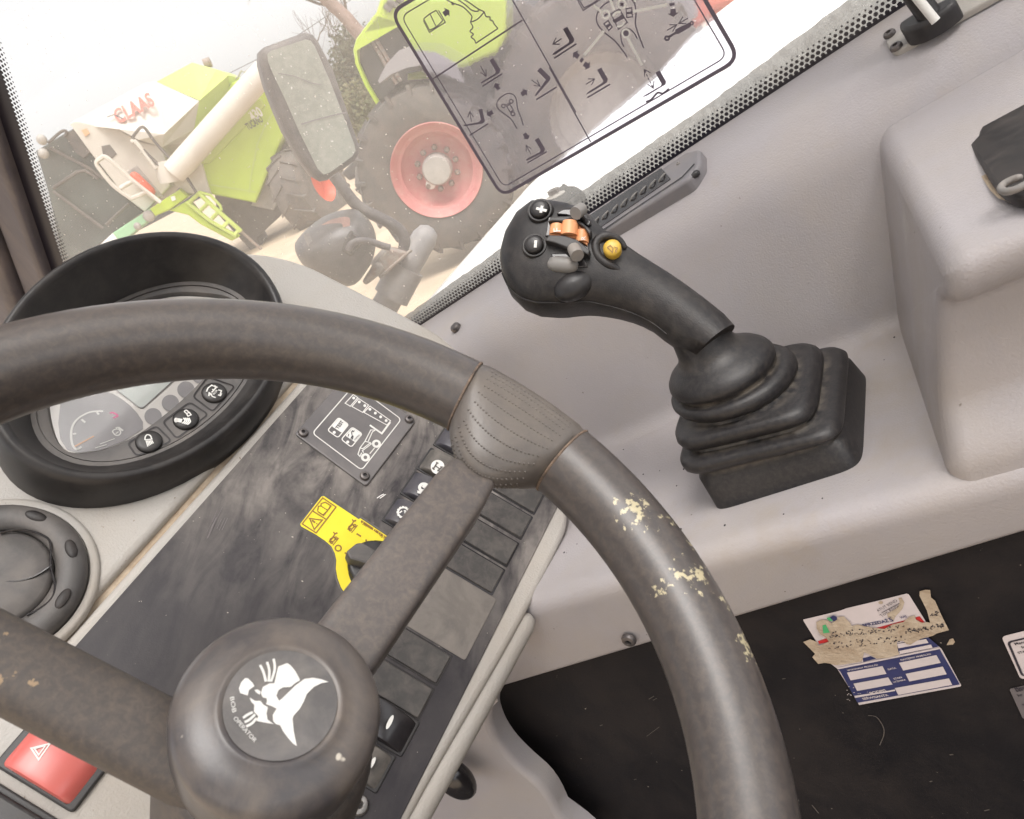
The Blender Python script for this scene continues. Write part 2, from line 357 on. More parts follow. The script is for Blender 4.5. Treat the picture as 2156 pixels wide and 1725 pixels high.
def film_mat():
    m = bpy.data.materials.new('clear_film'); m.use_nodes = True; t = m.node_tree; N, L = t.nodes, t.links; N.clear()
    out = N.new('ShaderNodeOutputMaterial'); rf = N.new('ShaderNodeBsdfRefraction'); rf.inputs['IOR'].default_value = 1.03; rf.inputs['Roughness'].default_value = .16; rf.inputs['Color'].default_value = (.88, .88, .96, 1)
    tr = N.new('ShaderNodeBsdfTransparent'); tr.inputs['Color'].default_value = (.85, .85, .92, 1)
    df = N.new('ShaderNodeBsdfTranslucent'); df.inputs['Color'].default_value = (.7, .68, .72, 1)
    gl = N.new('ShaderNodeBsdfGlossy'); gl.inputs['Roughness'].default_value = .25
    tc = N.new('ShaderNodeTexCoord'); n = N.new('ShaderNodeTexNoise'); n.inputs['Scale'].default_value = 190; n.inputs['Detail'].default_value = 4; L.new(tc.outputs['Object'], n.inputs['Vector'])
    bp = N.new('ShaderNodeBump'); bp.inputs['Strength'].default_value = .3; bp.inputs['Distance'].default_value = .001; L.new(n.outputs[0], bp.inputs['Height'])
    for q in (rf, gl): L.new(bp.outputs[0], q.inputs['Normal'])
    a = N.new('ShaderNodeMixShader'); a.inputs[0].default_value = .78; L.new(tr.outputs[0], a.inputs[1]); L.new(rf.outputs[0], a.inputs[2])
    b = N.new('ShaderNodeMixShader'); b.inputs[0].default_value = .03; L.new(a.outputs[0], b.inputs[1]); L.new(df.outputs[0], b.inputs[2])
    c = N.new('ShaderNodeMixShader'); c.inputs[0].default_value = .05; L.new(b.outputs[0], c.inputs[1]); L.new(gl.outputs[0], c.inputs[2])
    L.new(c.outputs[0], out.inputs['Surface']); return m
M['film'] = film_mat()
def lens_mat():
    m = bpy.data.materials.new('clear_lens'); m.use_nodes = True; t = m.node_tree; N, L = t.nodes, t.links; N.clear()
    out = N.new('ShaderNodeOutputMaterial'); tr = N.new('ShaderNodeBsdfTransparent'); gl = N.new('ShaderNodeBsdfGlossy'); gl.inputs['Roughness'].default_value = .06
    fr = N.new('ShaderNodeFresnel'); fr.inputs['IOR'].default_value = 1.5; k = N.new('ShaderNodeMath'); k.operation = 'MULTIPLY'; k.inputs[1].default_value = 1.5; L.new(fr.outputs[0], k.inputs[0])
    a = N.new('ShaderNodeMixShader'); L.new(k.outputs[0], a.inputs[0]); L.new(tr.outputs[0], a.inputs[1]); L.new(gl.outputs[0], a.inputs[2]); L.new(a.outputs[0], out.inputs['Surface']); return m
M['lens'] = lens_mat()
def chip_mat(base, spots, thr, col, scale, wid=.03, amt=1.0):
    """flaked paint on the rubber: patches inside a few places of the rim"""
    t = base.node_tree; N, L = t.nodes, t.links; b = N['Principled BSDF']
    src = b.inputs['Base Color'].links[0].from_socket
    ge = N.new('ShaderNodeNewGeometry'); acc = None
    for c, r in spots:
        d = N.new('ShaderNodeVectorMath'); d.operation = 'DISTANCE'; L.new(ge.outputs['Position'], d.inputs[0]); d.inputs[1].default_value = tuple(c)
        q = N.new('ShaderNodeMapRange'); q.inputs['From Min'].default_value = r; q.inputs['From Max'].default_value = 0; L.new(d.outputs['Value'], q.inputs['Value'])
        if acc is None: acc = q.outputs[0]
        else:
            mx = N.new('ShaderNodeMath'); mx.operation = 'MAXIMUM'; L.new(acc, mx.inputs[0]); L.new(q.outputs[0], mx.inputs[1]); acc = mx.outputs[0]
    n = N.new('ShaderNodeTexNoise'); n.inputs['Scale'].default_value = scale; n.inputs['Detail'].default_value = 4; n.inputs['Roughness'].default_value = .6; L.new(ge.outputs['Position'], n.inputs['Vector'])
    s = N.new('ShaderNodeMath'); s.operation = 'MULTIPLY_ADD'; L.new(acc, s.inputs[0]); s.inputs[1].default_value = .42; L.new(n.outputs[0], s.inputs[2])
    r = N.new('ShaderNodeMapRange'); r.inputs['From Min'].default_value = thr; r.inputs['From Max'].default_value = thr+wid; r.inputs['To Max'].default_value = amt; L.new(s.outputs[0], r.inputs['Value'])
    x = N.new('ShaderNodeMix'); x.data_type = 'RGBA'; L.new(r.outputs[0], x.inputs['Factor']); L.new(src, x.inputs[6]); x.inputs[7].default_value = (*col, 1); L.new(x.outputs[2], b.inputs['Base Color'])

def haze_dirt():
    """dirt film on the outer face of the pane: lets some light through, grey and speckled"""
    m = bpy.data.materials.new('window_dirt'); m.use_nodes = True; t = m.node_tree; N, L = t.nodes, t.links; N.clear()
    out = N.new('ShaderNodeOutputMaterial'); tr = N.new('ShaderNodeBsdfTransparent'); tr.inputs['Color'].default_value = (.42, .42, .41, 1); du = N.new('ShaderNodeBsdfTranslucent'); du.inputs['Color'].default_value = (.30, .295, .285, 1)
    tc = N.new('ShaderNodeTexCoord'); n = N.new('ShaderNodeTexNoise'); n.inputs['Scale'].default_value = 130; n.inputs['Detail'].default_value = 8; n.inputs['Roughness'].default_value = .75; L.new(tc.outputs['Object'], n.inputs['Vector'])
    r = N.new('ShaderNodeMapRange'); r.inputs['From Min'].default_value = .35; r.inputs['From Max'].default_value = .62; r.inputs['To Min'].default_value = .35; r.inputs['To Max'].default_value = .95; L.new(n.outputs[0], r.inputs['Value'])
    a = N.new('ShaderNodeMixShader'); L.new(r.outputs[0], a.inputs[0]); L.new(tr.outputs[0], a.inputs[1]); L.new(du.outputs[0], a.inputs[2]); L.new(a.outputs[0], out.inputs['Surface']); return m
M['wdirt'] = haze_dirt()

def crease_dust(m, col, amt=.8):
    """dust caught in the folds of the rubber"""
    t = m.node_tree; N, L = t.nodes, t.links; b = N['Principled BSDF']; src = b.inputs['Base Color'].links[0].from_socket
    g = N.new('ShaderNodeNewGeometry'); r = N.new('ShaderNodeMapRange'); r.inputs['From Min'].default_value = .495; r.inputs['From Max'].default_value = .40; r.inputs['To Max'].default_value = amt; L.new(g.outputs['Pointiness'], r.inputs['Value'])
    tc = N.new('ShaderNodeTexCoord'); n = N.new('ShaderNodeTexNoise'); n.inputs['Scale'].default_value = 120; n.inputs['Detail'].default_value = 6; L.new(tc.outputs['Object'], n.inputs['Vector'])
    q = N.new('ShaderNodeMapRange'); q.inputs['From Min'].default_value = .38; q.inputs['From Max'].default_value = .6; L.new(n.outputs[0], q.inputs['Value'])
    k = N.new('ShaderNodeMath'); k.operation = 'MULTIPLY'; L.new(r.outputs[0], k.inputs[0]); L.new(q.outputs[0], k.inputs[1])
    x = N.new('ShaderNodeMix'); x.data_type = 'RGBA'; L.new(k.outputs[0], x.inputs['Factor']); L.new(src, x.inputs[6]); x.inputs[7].default_value = (*col, 1); L.new(x.outputs[2], b.inputs['Base Color'])
crease_dust(M['boot'], (.24, .205, .165))
M['blank'] = mat('blank_plastic', (.05, .046, .045), .5, (.062, .058, .055), 40, dust=(.2, .175, .155), dsc=120, damt=.35, spec=.35)
# ================================================================== cab frames
_w = nrm([-.078, .968, -.238]); _s = nrm(np.cross(_w, [0, 0, 1])); _t = np.cross(_s, _w)
CO = EYE + ray(1640, 1000)*.47
FS = Fr(CO, _s, _w)                                    # shelf: across, along, up
def FWALL(s0, k=0): return Fr(CO+_s*s0, -_w, _t+_s*k)  # faces the operator
_e1 = nrm([.9907, -.0475, .1273]); _hz = nrm(np.cross([0, 0, 1.], _e1)); _up = np.cross(_e1, _hz)
FD = Fr(EYE+ray(850, 1250)*.52, _e1, cos(radians(50))*_hz+sin(radians(50))*_up)
FW = Fr(CO+_s*.225+_t*.1642, -_w, _t-_s*.13)            # window pane
FSI = Fr(CO+_s*.1535+_t*.1405, -_w, _s*.0715+_t*.0237)     # window sill
# ================================================================== side console
tc = thing('side_console', 'moulded grey plastic side console carrying the joystick below the window', 'console', FS.P(.03, 0, 0))
prof = rnd([(.245, .155), (.228, .1655), (.1535, .1405), (.129, 0), (-.056, 0), (-.051, -.052), (-.02, -.054), (.1, -.054)], [.002, .004, .034, .013, .016, .004, .003, 0], 7)
def tb(w): return -.0525-.088*w
rings = []
for w in np.linspace(-.5, .55, 22):
    r = []
    for s_, t_ in prof:
        if t_ < -.02: t_ = t_ + (tb(w)+.0525)*min(1, (-.02-t_)/.025)
        r.append(FS.P(s_, w, t_))
    rings.append(r)
b = MB(); b.loft(rings, close=False); b.build('console_body', M['grey'], tc, 60)
FB = Fr(CO, -_s, _t)
bl = rnd([(.0515, -.02), (.0515, .012), (.033, .0268), (.032, .079), (.050, .0842), (.053, .1045), (-.16, .118), (-.16, -.02)], [0, .0105, .006, .006, .0090, .0100, .01, 0], 7)
b = MB(); b.prism(FB, bl, -.45, 0, .0092, 5)
vv = []
for p in b.v:
    s_ = (np.array(p)-CO)@_s; vv.append(tuple(np.array(p)+_w*(-.069-.15*(.13-s_)-.42*max(0, (np.array(p)-CO)@_t))))
b.v = vv; b.build('armrest_block', M['grey'], tc, 50)
F_FRONT = FWALL(-.0535)
def screw(fr, a, b_, r, m, parent, h=0, name='screw', sock='blackg'):
    q = MB(); q.lathe(fr.P(a, b_, h), fr.n, [(r, 0), (r, r*.35), (r*.85, r*.6), (r*.5, r*.72), (r*.42, r*.72), (r*.36, r*.3), (0, r*.3)], 20)
    o = q.build(name, m, parent, 40)
    q = MB(); q.fill(fr, [(a+r*.4*cos(i*pi/3), b_+r*.4*sin(i*pi/3)) for i in range(6)], h+r*.34); q.build('socket', M[sock], o)
    return o
a, b_ = F_FRONT.hit(1325, 1345); screw(F_FRONT, a, b_, .0052, M['dsteel'], tc, 0)
# crumbs of dirt on the shelf
cr = MB()
for i in range(46):
    s_, w_ = random.uniform(-.045, .12), random.uniform(-.075, .19)
    if -.03 < s_ < .095 and -.06 < w_ < .055: continue
    r = random.choice([.0004, .0005, .0007, .001]); cr.ellipsoid(FS.P(s_, w_, r*.3), _s, _w, _t, r*random.uniform(.7, 1.6), r, r*.6, 6, 4)
cr.top('dirt_crumbs', M['boot'], 'dark crumbs of dirt scattered over the grey shelf', 'dirt', FS.P(0, 0, 0), kind='stuff')
chip_mat(M['grey'], [(FS.P(*FS.hit(u, v), 0), r) for u, v, r in ((1850, 820, .05), (1920, 920, .05), (1400, 1130, .05), (1640, 1120, .045), (1870, 700, .03))], .62, (.37, .32, .27), 60, .35, .55)
fw0 = FWALL(.147, .15); chip_mat(M['grey'], [(fw0.P(*fw0.hit(u, v), 0), r) for u, v, r in ((1528, 394, .007), (1345, 545, .004), (1760, 480, .005), (1290, 760, .004))], .82, (.13, .11, .10), 300, .2, .7)
chip_mat(M['grey'], [(FS.P(.0+.02*k, -.115-.01*(k % 3), .02+.022*k), .03) for k in range(4)], .72, (.52, .50, .47), 90, .25, .6)
# pad on the armrest block
FT = Fr(CO+_t*.1085, -_w, _s)
o_ = cD([(2139, 640), (2060, 668), (1960, 715), (1880, 770), (1845, 830), (1835, 880), (1788, 930), (1820, 1000), (1890, 1120), (1950, 1210), (2000, 1255), (2080, 1280), (2160, 1285), (2450, 1180), (2600, 900), (2450, 640)])
b = MB(); b.prism(FT, [FT.hit(u, v, .004) for u, v in o_], -.001, .004, .002, 3)
M['padblk'] = mat('pad_black', (.014, .012, .012), .42, dust=(.12, .1, .09), dsc=60, damt=.35, spec=.3)
tp = thing('padded_cover', 'glossy black pad with crescent highlight shaped as a tube on the grey armrest block', 'pad', FT.P(*FT.hit(2130, 310), 0))
b.build('pad', M['padblk'], tp, 50)
b = MB(); b.tube(cat(FT.W(cD, [(2105, 1150), (2060, 1165), (2005, 1195), (1990, 1225), (2020, 1240), (2080, 1228), (2150, 1195), (2250, 1140)], .0075), 5), .0016, 8, round_end=True); b.build('pad_highlight', M['gbtn'], tp, 60)  # pale tube stands in for the crescent reflection on the glossy pad
b = MB(); b.stroke(FT, [FT.hit(u, v, .0003) for u, v in cD([(1788, 940), (1820, 1010), (1890, 1130), (1950, 1220), (2000, 1268), (2080, 1296), (2170, 1300)])], .0035, .0004); b.build('adhesive_edge', M['torn'], tp)
# ================================================================== window
LF0, LF1 = FW.hit(*cA([(12, 215)])[0]), FW.hit(*cA([(470, 1690)])[0])       # inner edge of the left dot band
tw = thing('side_window', 'dusty side window with black dotted borders above the grey console', 'window', FW.P(.0, .1))
d_ = np.array(LF0)-np.array(LF1); d_ /= np.linalg.norm(d_); nl = np.array([-d_[1], d_[0]])
if nl[0] > 0: nl = -nl
# (dot rows below are laid out along these lines)
def lf(k, off): return tuple(np.array(LF1)+d_*k+nl*off)
b = MB(); b.fill(FW, [lf(-.6, .05), (.75, -.12), (.75, .9), lf(1.1, .05)], 0); b.build('pane', M['glass'], tw)
b = MB()
p_ = .0040
def disc(q, c, r, n=9): q.fill(FW, [(c[0]+r*cos(2*pi*i/n), c[1]+r*sin(2*pi*i/n)) for i in range(n)], .0012)
x0 = FW.hit(890, 700)[0]-.03
# lower border: solid strip, scalloped row and three rows of shrinking dots
b.fill(FW, [(x0, -.012), (.5, -.012), (.5, .0022), (x0, .0022)], .0012)
n = int((.24-x0)/p_)
for i in range(n):
    x = x0+i*p_; disc(b, (x, .0028), .00160); disc(b, (x+p_/2, .0060), .00150); disc(b, (x, .0092), .00125); disc(b, (x+p_/2, .0121), .00072, 7)
# left border
wb = .0135
b.fill(FW, [lf(-.2, wb), lf(-.2, .042), lf(1., .042), lf(1., wb)], .0012)
for i in range(190):
    k = -.12+i*p_*1.15
    for (dk, off, r) in ((0, wb-.0004, .0017), (.5, wb-.0040, .0016), (0, wb-.0074, .0013), (.5, wb-.0104, .0008)): disc(b, lf(k+dk*p_*1.15, off), r, 8)
b.build('dotted_border', M['frit'], tw)
pts = [(x0, .012)]; up_ = []
x = x0
while x < .34: up_.append((x, .0150+.003*min(1, max(0, (x-x0)/.3))+.0010*rng.random()+.004*max(0, min(1, (x-.02)/.1)))); x += .006
b = MB(); b.fill(FW, [(x0, .0), (.34, .0)]+up_[::-1], -.006); b.build('dirt_line', M['wdirt'], tw)
# pillar at the left of the pane
tpl = thing('window_pillar', 'dark grey upright window pillar with pale streaks behind the instrument cluster', 'pillar', FW.P(*lf(0, .06)))
def strip(o0, o1, h0, h1, m, name, bev):
    q = MB(); q.prism(FW, [lf(-.25, o0), lf(-.25, o1), lf(1., o1), lf(1., o0)], h0, h1, bev, 4); q.build(name, m, tpl, 60)
strip(.034, .075, -.002, .016, M['pillar'], 'inner_trim', .008)
strip(.0765, .125, -.002, .030, M['pillar'], 'pillar_body', .016)
strip(.125, .30, -.01, .022, M['black'], 'outer_trim', .006)
# ================================================================== sticker on the glass
TL, BL, BR, TRc = (820, 22), (1058, 415), (1564, 123), (1328, -285)
cn = [FW.hit(*q) for q in (TL, BL, BR, TRc)]
ts = thing('control_diagram_sticker', 'large clear sticker of joystick control diagrams on the window', 'sticker', FW.P(*cn[1]))
rad = .012
out = rnd(cn, rad, 6)
b = MB(); b.fill(FW, out, .0022); b.build('clear_film', M['film'], ts)
b = MB(); SH = .0030
def sS(crop, pts, w, closed=False, h=SH, q=None): (q or b).stroke(FW, [FW.hit(u, v, h) for u, v in crop(pts)], w, h, closed)
def sF(crop, pts, h=SH, q=None): (q or b).fill(FW, [FW.hit(u, v, h) for u, v in crop(pts)], h)
ctr = np.mean(np.array(cn), axis=0)
def shrink(d):
    q = []
    for i in range(4):
        p, a, c = np.array(cn[i]), np.array(cn[i-1]), np.array(cn[(i+1) % 4])
        q.append(tuple(p+nrm(a-p)*d+nrm(c-p)*d))
    return q
b.stroke(FW, rnd(shrink(.0016), rad-.001, 6), .0028, SH, True)
b.stroke(FW, rnd(shrink(.0075), rad-.005, 6), .0009, SH, True)
sS(cS, [(380, 692), (1162, 178)], .0012); sS(cS, [(1075, 0), (1632, 985)], .0010); sS(cT, [(0, 720), (440, 1512)], .0010)
# book
sS(cS, [(297, 180), (350, 285), (490, 195), (430, 92)], .0008); sS(cS, [(300, 165), (352, 265), (410, 238), (468, 180), (408, 92), (355, 122), (300, 165)], .0008); sS(cS, [(355, 122), (410, 238)], .0008)
# bucket arrow, brush
def arrow(crop, tail, head, w, fat=True):
    (u0, v0), (u1, v1) = crop([tail])[0], crop([head])[0]
    a, c = np.array(FW.hit(u0, v0, SH)), np.array(FW.hit(u1, v1, SH)); d = nrm(c-a); n_ = np.array([-d[1], d[0]]); L = np.linalg.norm(c-a)
    if fat:
        b.stroke(FW, [a, c-d*L*.42], w, SH); b.fill(FW, [tuple(c-d*L*.48+n_*w*1.05), tuple(c-d*L*.48-n_*w*1.05), tuple(c)], SH)
    else:
        b.stroke(FW, [a, c], w, SH); b.stroke(FW, [c-d*.0045+n_*.0026, c, c-d*.0045-n_*.0026], w, SH)
arrow(cS, (475, 128), (525, 92), .0036)
sS(cS, cat([(500, 0), (560, 30), (640, 60), (700, 115), (722, 150), (708, 195)], 5), .0009); sS(cS, cat([(600, 0), (660, 40), (720, 90), (770, 100), (785, 85)], 5), .0009)
sS(cS, cat([(655, 0), (700, 25), (770, 75), (830, 105)], 5), .0009); sS(cS, cat([(708, 195), (770, 170), (830, 105)], 5), .0009); sS(cS, [(545, 28), (565, 40)], .002)
sS(cS, cat([(830, 105), (845, 145), (880, 150), (880, 175), (905, 185), (915, 210), (950, 250)], 5), .0009); sS(cS, [(950, 250), (755, 380)], .0009)
sS(cS, cat([(708, 195), (730, 240), (705, 275), (735, 300), (715, 325), (745, 350), (755, 380)], 5), .0009)
def bucket(crop, p, q=None):
    # heavy upright, heel, thin blade tip
    sF(crop, p)
bucket(cS, [(875, 528), (908, 508), (972, 610), (962, 640), (810, 730), (798, 727), (812, 712), (925, 645), (930, 625)])
sS(cS, [(815, 755), (988, 645)], .0011); arrow(cS, (798, 580), (847, 668), .0007, False); arrow(cS, (958, 785), (924, 728), .0034)
bucket(cS, [(1292, 620), (1322, 592), (1408, 675), (1405, 700), (1290, 835), (1270, 843), (1285, 815), (1370, 700)])
sS(cS, [(1285, 872), (1463, 762)], .0011); arrow(cS, (1242, 700), (1318, 755), .0007, False); arrow(cS, (1155, 828), (1205, 792), .0034)
bucket(cS, [(778, 958), (812, 952), (835, 1060), (818, 1082), (660, 1105), (643, 1098), (665, 1090), (785, 1068), (800, 1045)])
sS(cS, [(703, 1185), (865, 1082)], .0011); arrow(cS, (717, 1065), (704, 978), .0007, False); arrow(cS, (903, 980), (852, 1008), .0034)
bucket(cS, [(1272, 1225), (1305, 1205), (1362, 1305), (1350, 1335), (1205, 1405), (1192, 1400), (1210, 1385), (1315, 1330), (1322, 1310)])
sS(cS, [(1207, 1425), (1376, 1328)], .0011); arrow(cS, (1238, 1348), (1196, 1272), .0007, False); arrow(cS, (1180, 1168), (1215, 1220), .0034)
bucket(cS, [(1518, 255), (1555, 235), (1616, 345), (1605, 375), (1445, 480), (1425, 475), (1445, 455), (1570, 375), (1572, 355)])
sS(cS, [(1440, 512), (1632, 385)], .0011); arrow(cS, (1503, 342), (1430, 388), .0007, False)
sS(cS, cat([(1115, 1128), (1070, 1050), (1010, 1000), (950, 950), (940, 905), (965, 860), (1030, 820), (1085, 830), (1112, 880), (1120, 950), (1150, 1030), (1172, 1098)], 5), .0009)
for c_, r_ in (((997, 928), 16), ((1065, 887), 17), ((1080, 997), 17)): sS(cS, ell(*c_, r_, r_, 14), .0008, True)
sS(cS, [(1025, 928), (1055, 915), (1085, 965), (1055, 982)], .0008, True); sS(cS, [(1010, 915), (1060, 905)], .0007); sS(cS, [(1055, 982), (1072, 978)], .0007)
# right hand diagram
sS(cT, cat([(830, 612), (780, 540), (700, 440), (590, 350), (520, 270), (500, 190), (530, 110), (590, 45), (680, 0)], 5), .0010)
sS(cT, cat([(880, 0), (910, 50), (922, 150), (915, 250), (945, 360), (1003, 512)], 5), .0010); sS(cT, cat([(793, 500), (765, 430), (765, 350), (800, 310), (850, 310), (900, 350), (935, 412)], 5), .0009)
sS(cT, [(655, 150), (745, 100), (828, 240), (735, 312)], .0009, True); sF(cT, [(672, 220), (775, 155), (800, 195), (695, 250)])
sS(cT, [(815, 95), (875, 85), (885, 180), (825, 188)], .0008, True); sF(cT, [(822, 132), (880, 122), (883, 148), (826, 155)])
sS(cT, [(580, 255), (625, 220), (668, 290), (632, 325)], .0008, True); sF(cT, [(598, 275), (645, 248), (655, 270), (615, 300)])
sS(cT, [(585, 172), (620, 148)], .0014); sS(cT, [(755, 62), (790, 35)], .0012); sS(cT, [(758, 30), (785, 65)], .0012); sF(cT, ell(815, 355, 30, 32, 14))
sF(cT, [(1275, 38), (1330, 28), (1335, 58), (1280, 68)]); arrow(cT, (1315, 95), (1318, 182), .0036)
arrow(cT, (1252, 325), (1355, 265), .0007, False); arrow(cT, (1478, 192), (1378, 252), .0007, False)
sF(cT, [(1338, 318), (1490, 240), (1512, 262), (1500, 290), (1365, 368), (1340, 345)]); sS(cT, [(1262, 400), (1350, 348)], .0016); sS(cT, ell(1252, 408, 22, 20, 12), .0014, True); sS(cT, ell(1515, 248, 15, 17, 12), .0010, True)
bucket(cT, [(145, 312), (190, 285), (262, 410), (265, 440), (75, 575), (32, 585), (60, 560), (205, 460), (215, 430)]); sS(cT, [(50, 622), (287, 468)], .0011); arrow(cT, (130, 412), (38, 470), .0007, False)
arrow(cT, (310, 608), (252, 562), .0036); sF(cT, [(318, 650), (345, 612), (370, 632), (342, 670)]); arrow(cT, (370, 678), (430, 722), .0036)
bucket(cT, [(508, 745), (552, 720), (622, 842), (612, 880), (430, 990), (388, 1008), (412, 980), (560, 885), (575, 865)]); sS(cT, [(405, 1040), (645, 898)], .0011); arrow(cT, (388, 898), (482, 842), .0007, False)
bucket(cT, [(1128, 775), (1175, 750), (1242, 870), (1235, 900), (1040, 1018), (992, 1035), (1010, 1018), (1185, 915), (1195, 895)]); sS(cT, cat([(1027, 1085), (1085, 1060), (1150, 990), (1210, 995), (1272, 945)], 6), .0014)
for k_ in range(5): sS(cT, [(1015+18*k_, 755+37*k_), (1026+18*k_, 778+37*k_)], .0007)
arrow(cT, (1028, 770), (1010, 742), .0007, False); arrow(cT, (1090, 905), (1106, 940), .0007, False)
sS(cT, [(300, 0), (360, 112), (540, 0)], .0008); sS(cT, [(318, 0), (368, 85), (450, 45), (515, 0)], .0008)
b.text(FW, '7199716', FW.hit(*cT([(1848, 762)])[0], SH), FW.hit(*cT([(1945, 708)])[0], SH), SH)
b.text(FW, '80107 G7-13', FW.hit(*cT([(1432, 992)])[0], SH), FW.hit(*cT([(1585, 908)])[0], SH), SH)
b.build('dark_print', M['sink'], ts)
b = MB(); SH = .0033
for pts, w in (([(370, 590), (580, 330)], .002), ([(830, 400), (985, 695)], .002), ([(890, 125), (1255, 52)], .002), ([(470, 60), (560, 130)], .0018), ([(650, 0), (690, 110)], .0018), ([(915, 0), (905, 20)], .0018)): sS(cT, pts, w, h=SH)
for c_, r_ in (((598, 155), 40), ((770, 45), 42), ((815, 355), 40)): sS(cT, ell(*c_, r_, r_+3, 18), .0013, True, h=SH)
sS(cT, ell(740, 205, 62, 78, 18, 0.4, 1.9), .0014, h=SH); sS(cT, ell(740, 205, 68, 78, 18, 3.5, 5.0), .0014, h=SH)
b.build('pale_print', M['white'], ts)
# ================================================================== air slot on the sill
tv = thing('defroster_vent', 'slim dark louvred air vent with rounded end on the window sill', 'vent', FSI.P(*FSI.hit(1360, 410, .004), 0))
hp = lambda pts, h: [FSI.hit(u, v, h) for u, v in pts]
b = MB(); b.prism(FSI, rnd(hp([(1170, 505), (1445, 318), (1474, 312), (1474, 345), (1448, 378), (1250, 500), (1180, 548)], .009), .004, 4), -.004, .009, .003, 3); b.build('housing', M['seal'], tv, 50)
b = MB(); b.prism(FSI, rnd(hp([(1168, 502), (1392, 354), (1412, 377), (1190, 530)], .0095), .001, 2), .008, .0096, 0); b.build('slot', M['blackg'], tv)
for k_ in range(8):
    u, v = 1250+k_*20, 466-k_*13.2
    b = MB(); b.tube(cat([FSI.P(*FSI.hit(u-3, v+10, .0095), .0095), FSI.P(*FSI.hit(u+2, v+1, .011), .0112), FSI.P(*FSI.hit(u+10, v-8, .0098), .0098)], 4), .0007, 6); b.build('slat', M['gbtn'], tv, 60)
b = MB(); b.stroke(FSI, hp([(1185, 541), (1262, 489), (1436, 373), (1462, 345)], .0094), .0018, .0094); b.build('lip_gap', M['blackg'], tv)
b = MB(); b.tube([FSI.P(*FSI.hit(u, v, .006), .006) for u, v in [(1180, 545), (1260, 497), (1440, 386), (1466, 366)]], .0028, 8, round_end=True); b.build('front_lip', M['black'], tv, 60)
a, b_ = FSI.hit(1428, 345, .009); screw(FSI, a, b_, .0016, M['gbtn'], tv, .009)
b = MB(); a, b_ = FSI.hit(957, 688, .003); b.lathe(FSI.P(a, b_, 0), FSI.n, [(.0052, 0), (.0052, .003), (.004, .0045), (0, .005)], 18)
b.top('trim_plug', M['dsteel'], 'small round grey trim plug in the corner of the sill by the dashboard', 'plug', FSI.P(a, b_), smooth=50)
# ================================================================== latch at the upper right
tl = thing('window_latch', 'black rubber window latch with bright rod screwed to the sill corner', 'latch', FSI.P(*FSI.hit(1930, 40), 0))
b = MB(); b.prism(FSI, rnd(hp([(1862, 88), (1880, 112), (2080, 0), (2200, -70), (2060, -60), (1950, 20)], .003), .004, 3), -.001, .003, .001); b.build('base_plate', M['light'], tl, 50)
for u, v in ((1874, 74), (1888, 101)): a, b_ = FSI.hit(u, v, .003); screw(FSI, a, b_, .0038, M['dsteel'], tl, .003)
ft = cTR([(555, 520), (630, 655), (760, 650), (1000, 560), (1250, 420), (1500, 240), (1640, 110), (1600, -10), (1300, 130), (900, 300)])
b = MB(); b.prism(FSI, rnd([FSI.hit(u, v, .010) for u, v in ft], .004, 3), .002, .014, .003, 3); b.build('rubber_foot', M['black'], tl, 50)
f0 = FSI.P(*FSI.hit(*cTR([(1060, 190)])[0], .016), .012)
b = MB(); b.tube([f0, f0+_t*.03+_w*.004, f0+_t*.12+_w*.012], [.0065, .0058, .0055], 16); b.build('rubber_stem', M['black'], tl, 60)
g0 = FSI.P(*FSI.hit(*cTR([(1225, 395)])[0], .016), .016); b = MB(); b.tube([g0, g0+_t*.06+_w*.010+_s*.004], .0026, 10); b.build('rod', M['white'], tl, 60)
# ================================================================== black lower panel and what sticks to it
FP = FWALL(-.046)
b = MB(); b.prism(FP, [(-.6, -.75), (.6, -.75), (.6, .006), (-.6, -.096)], -.03, 0, .001); b.top('footwell_lining', M['panel'], 'dark scuffed panel below the grey console', 'panel', FP.P(0, -.3), smooth=30)
fw_ = bpy.data.objects['footwell_lining']
M['scuff'] = mat('scuff_grey', (.10, .085, .075), .8)
for pts, w in ((cK([(670, 1160), (695, 1145)]), .0006), (cK([(690, 1165), (708, 1155)]), .0005), (cK([(660, 1335), (720, 1290)]), .0004), (cL(cat([(668, 1100), (720, 1110), (760, 1170), (762, 1220), (738, 1280)], 4)), .0006), (cL([(330, 1640), (350, 1665), (370, 1690)]), .0008), (cL([(1040, 1500), (1055, 1495)]), .0009), (cL([(1370, 1675), (1400, 1668)]), .0009), (cL([(150, 880), (170, 876)]), .0007), (cL([(1160, 1338), (1182, 1335)]), .0010), (cK([(440, 1285), (452, 1280)]), .0008), (cK([(600, 1540), (612, 1536)]), .0007)):
    b = MB(); b.stroke(FP, [FP.hit(u, v, .0005) for u, v in pts], w, .0005); b.build('scratch', M['scuff'], fw_)
tk = thing('service_sticker', 'torn blue and white service sticker with scorched brown paper on the dark panel', 'sticker', FP.P(*FP.hit(1850, 1390)))
def pf(crop, pts, h): return [FP.hit(u, v, h) for u, v in crop(pts)]
b = MB(); b.fill(FP, pf(cSV, [(105, 470), (400, 400), (560, 360), (640, 330), (1020, 240), (1370, 152), (1395, 160), (1410, 180), (1610, 500), (1640, 690), (1800, 830), (2040, 1275), (2030, 1290), (790, 1517), (690, 1340), (520, 1070), (440, 1010), (250, 715), (110, 490)], .0008), .0008); b.build('white_backing', M['paper'], tk)
b = MB(); b.fill(FP, pf(cSV, [(285, 735), (420, 690), (900, 600), (1530, 430), (1590, 500), (1610, 520), (1100, 600), (640, 690), (300, 770)], .0011), .0011); b.build('red_band', M['sred'], tk)
b = MB(); b.fill(FP, pf(cSV, [(525, 1078), (1775, 830), (2025, 1265), (770, 1490), (560, 1110)], .0011), .0011)
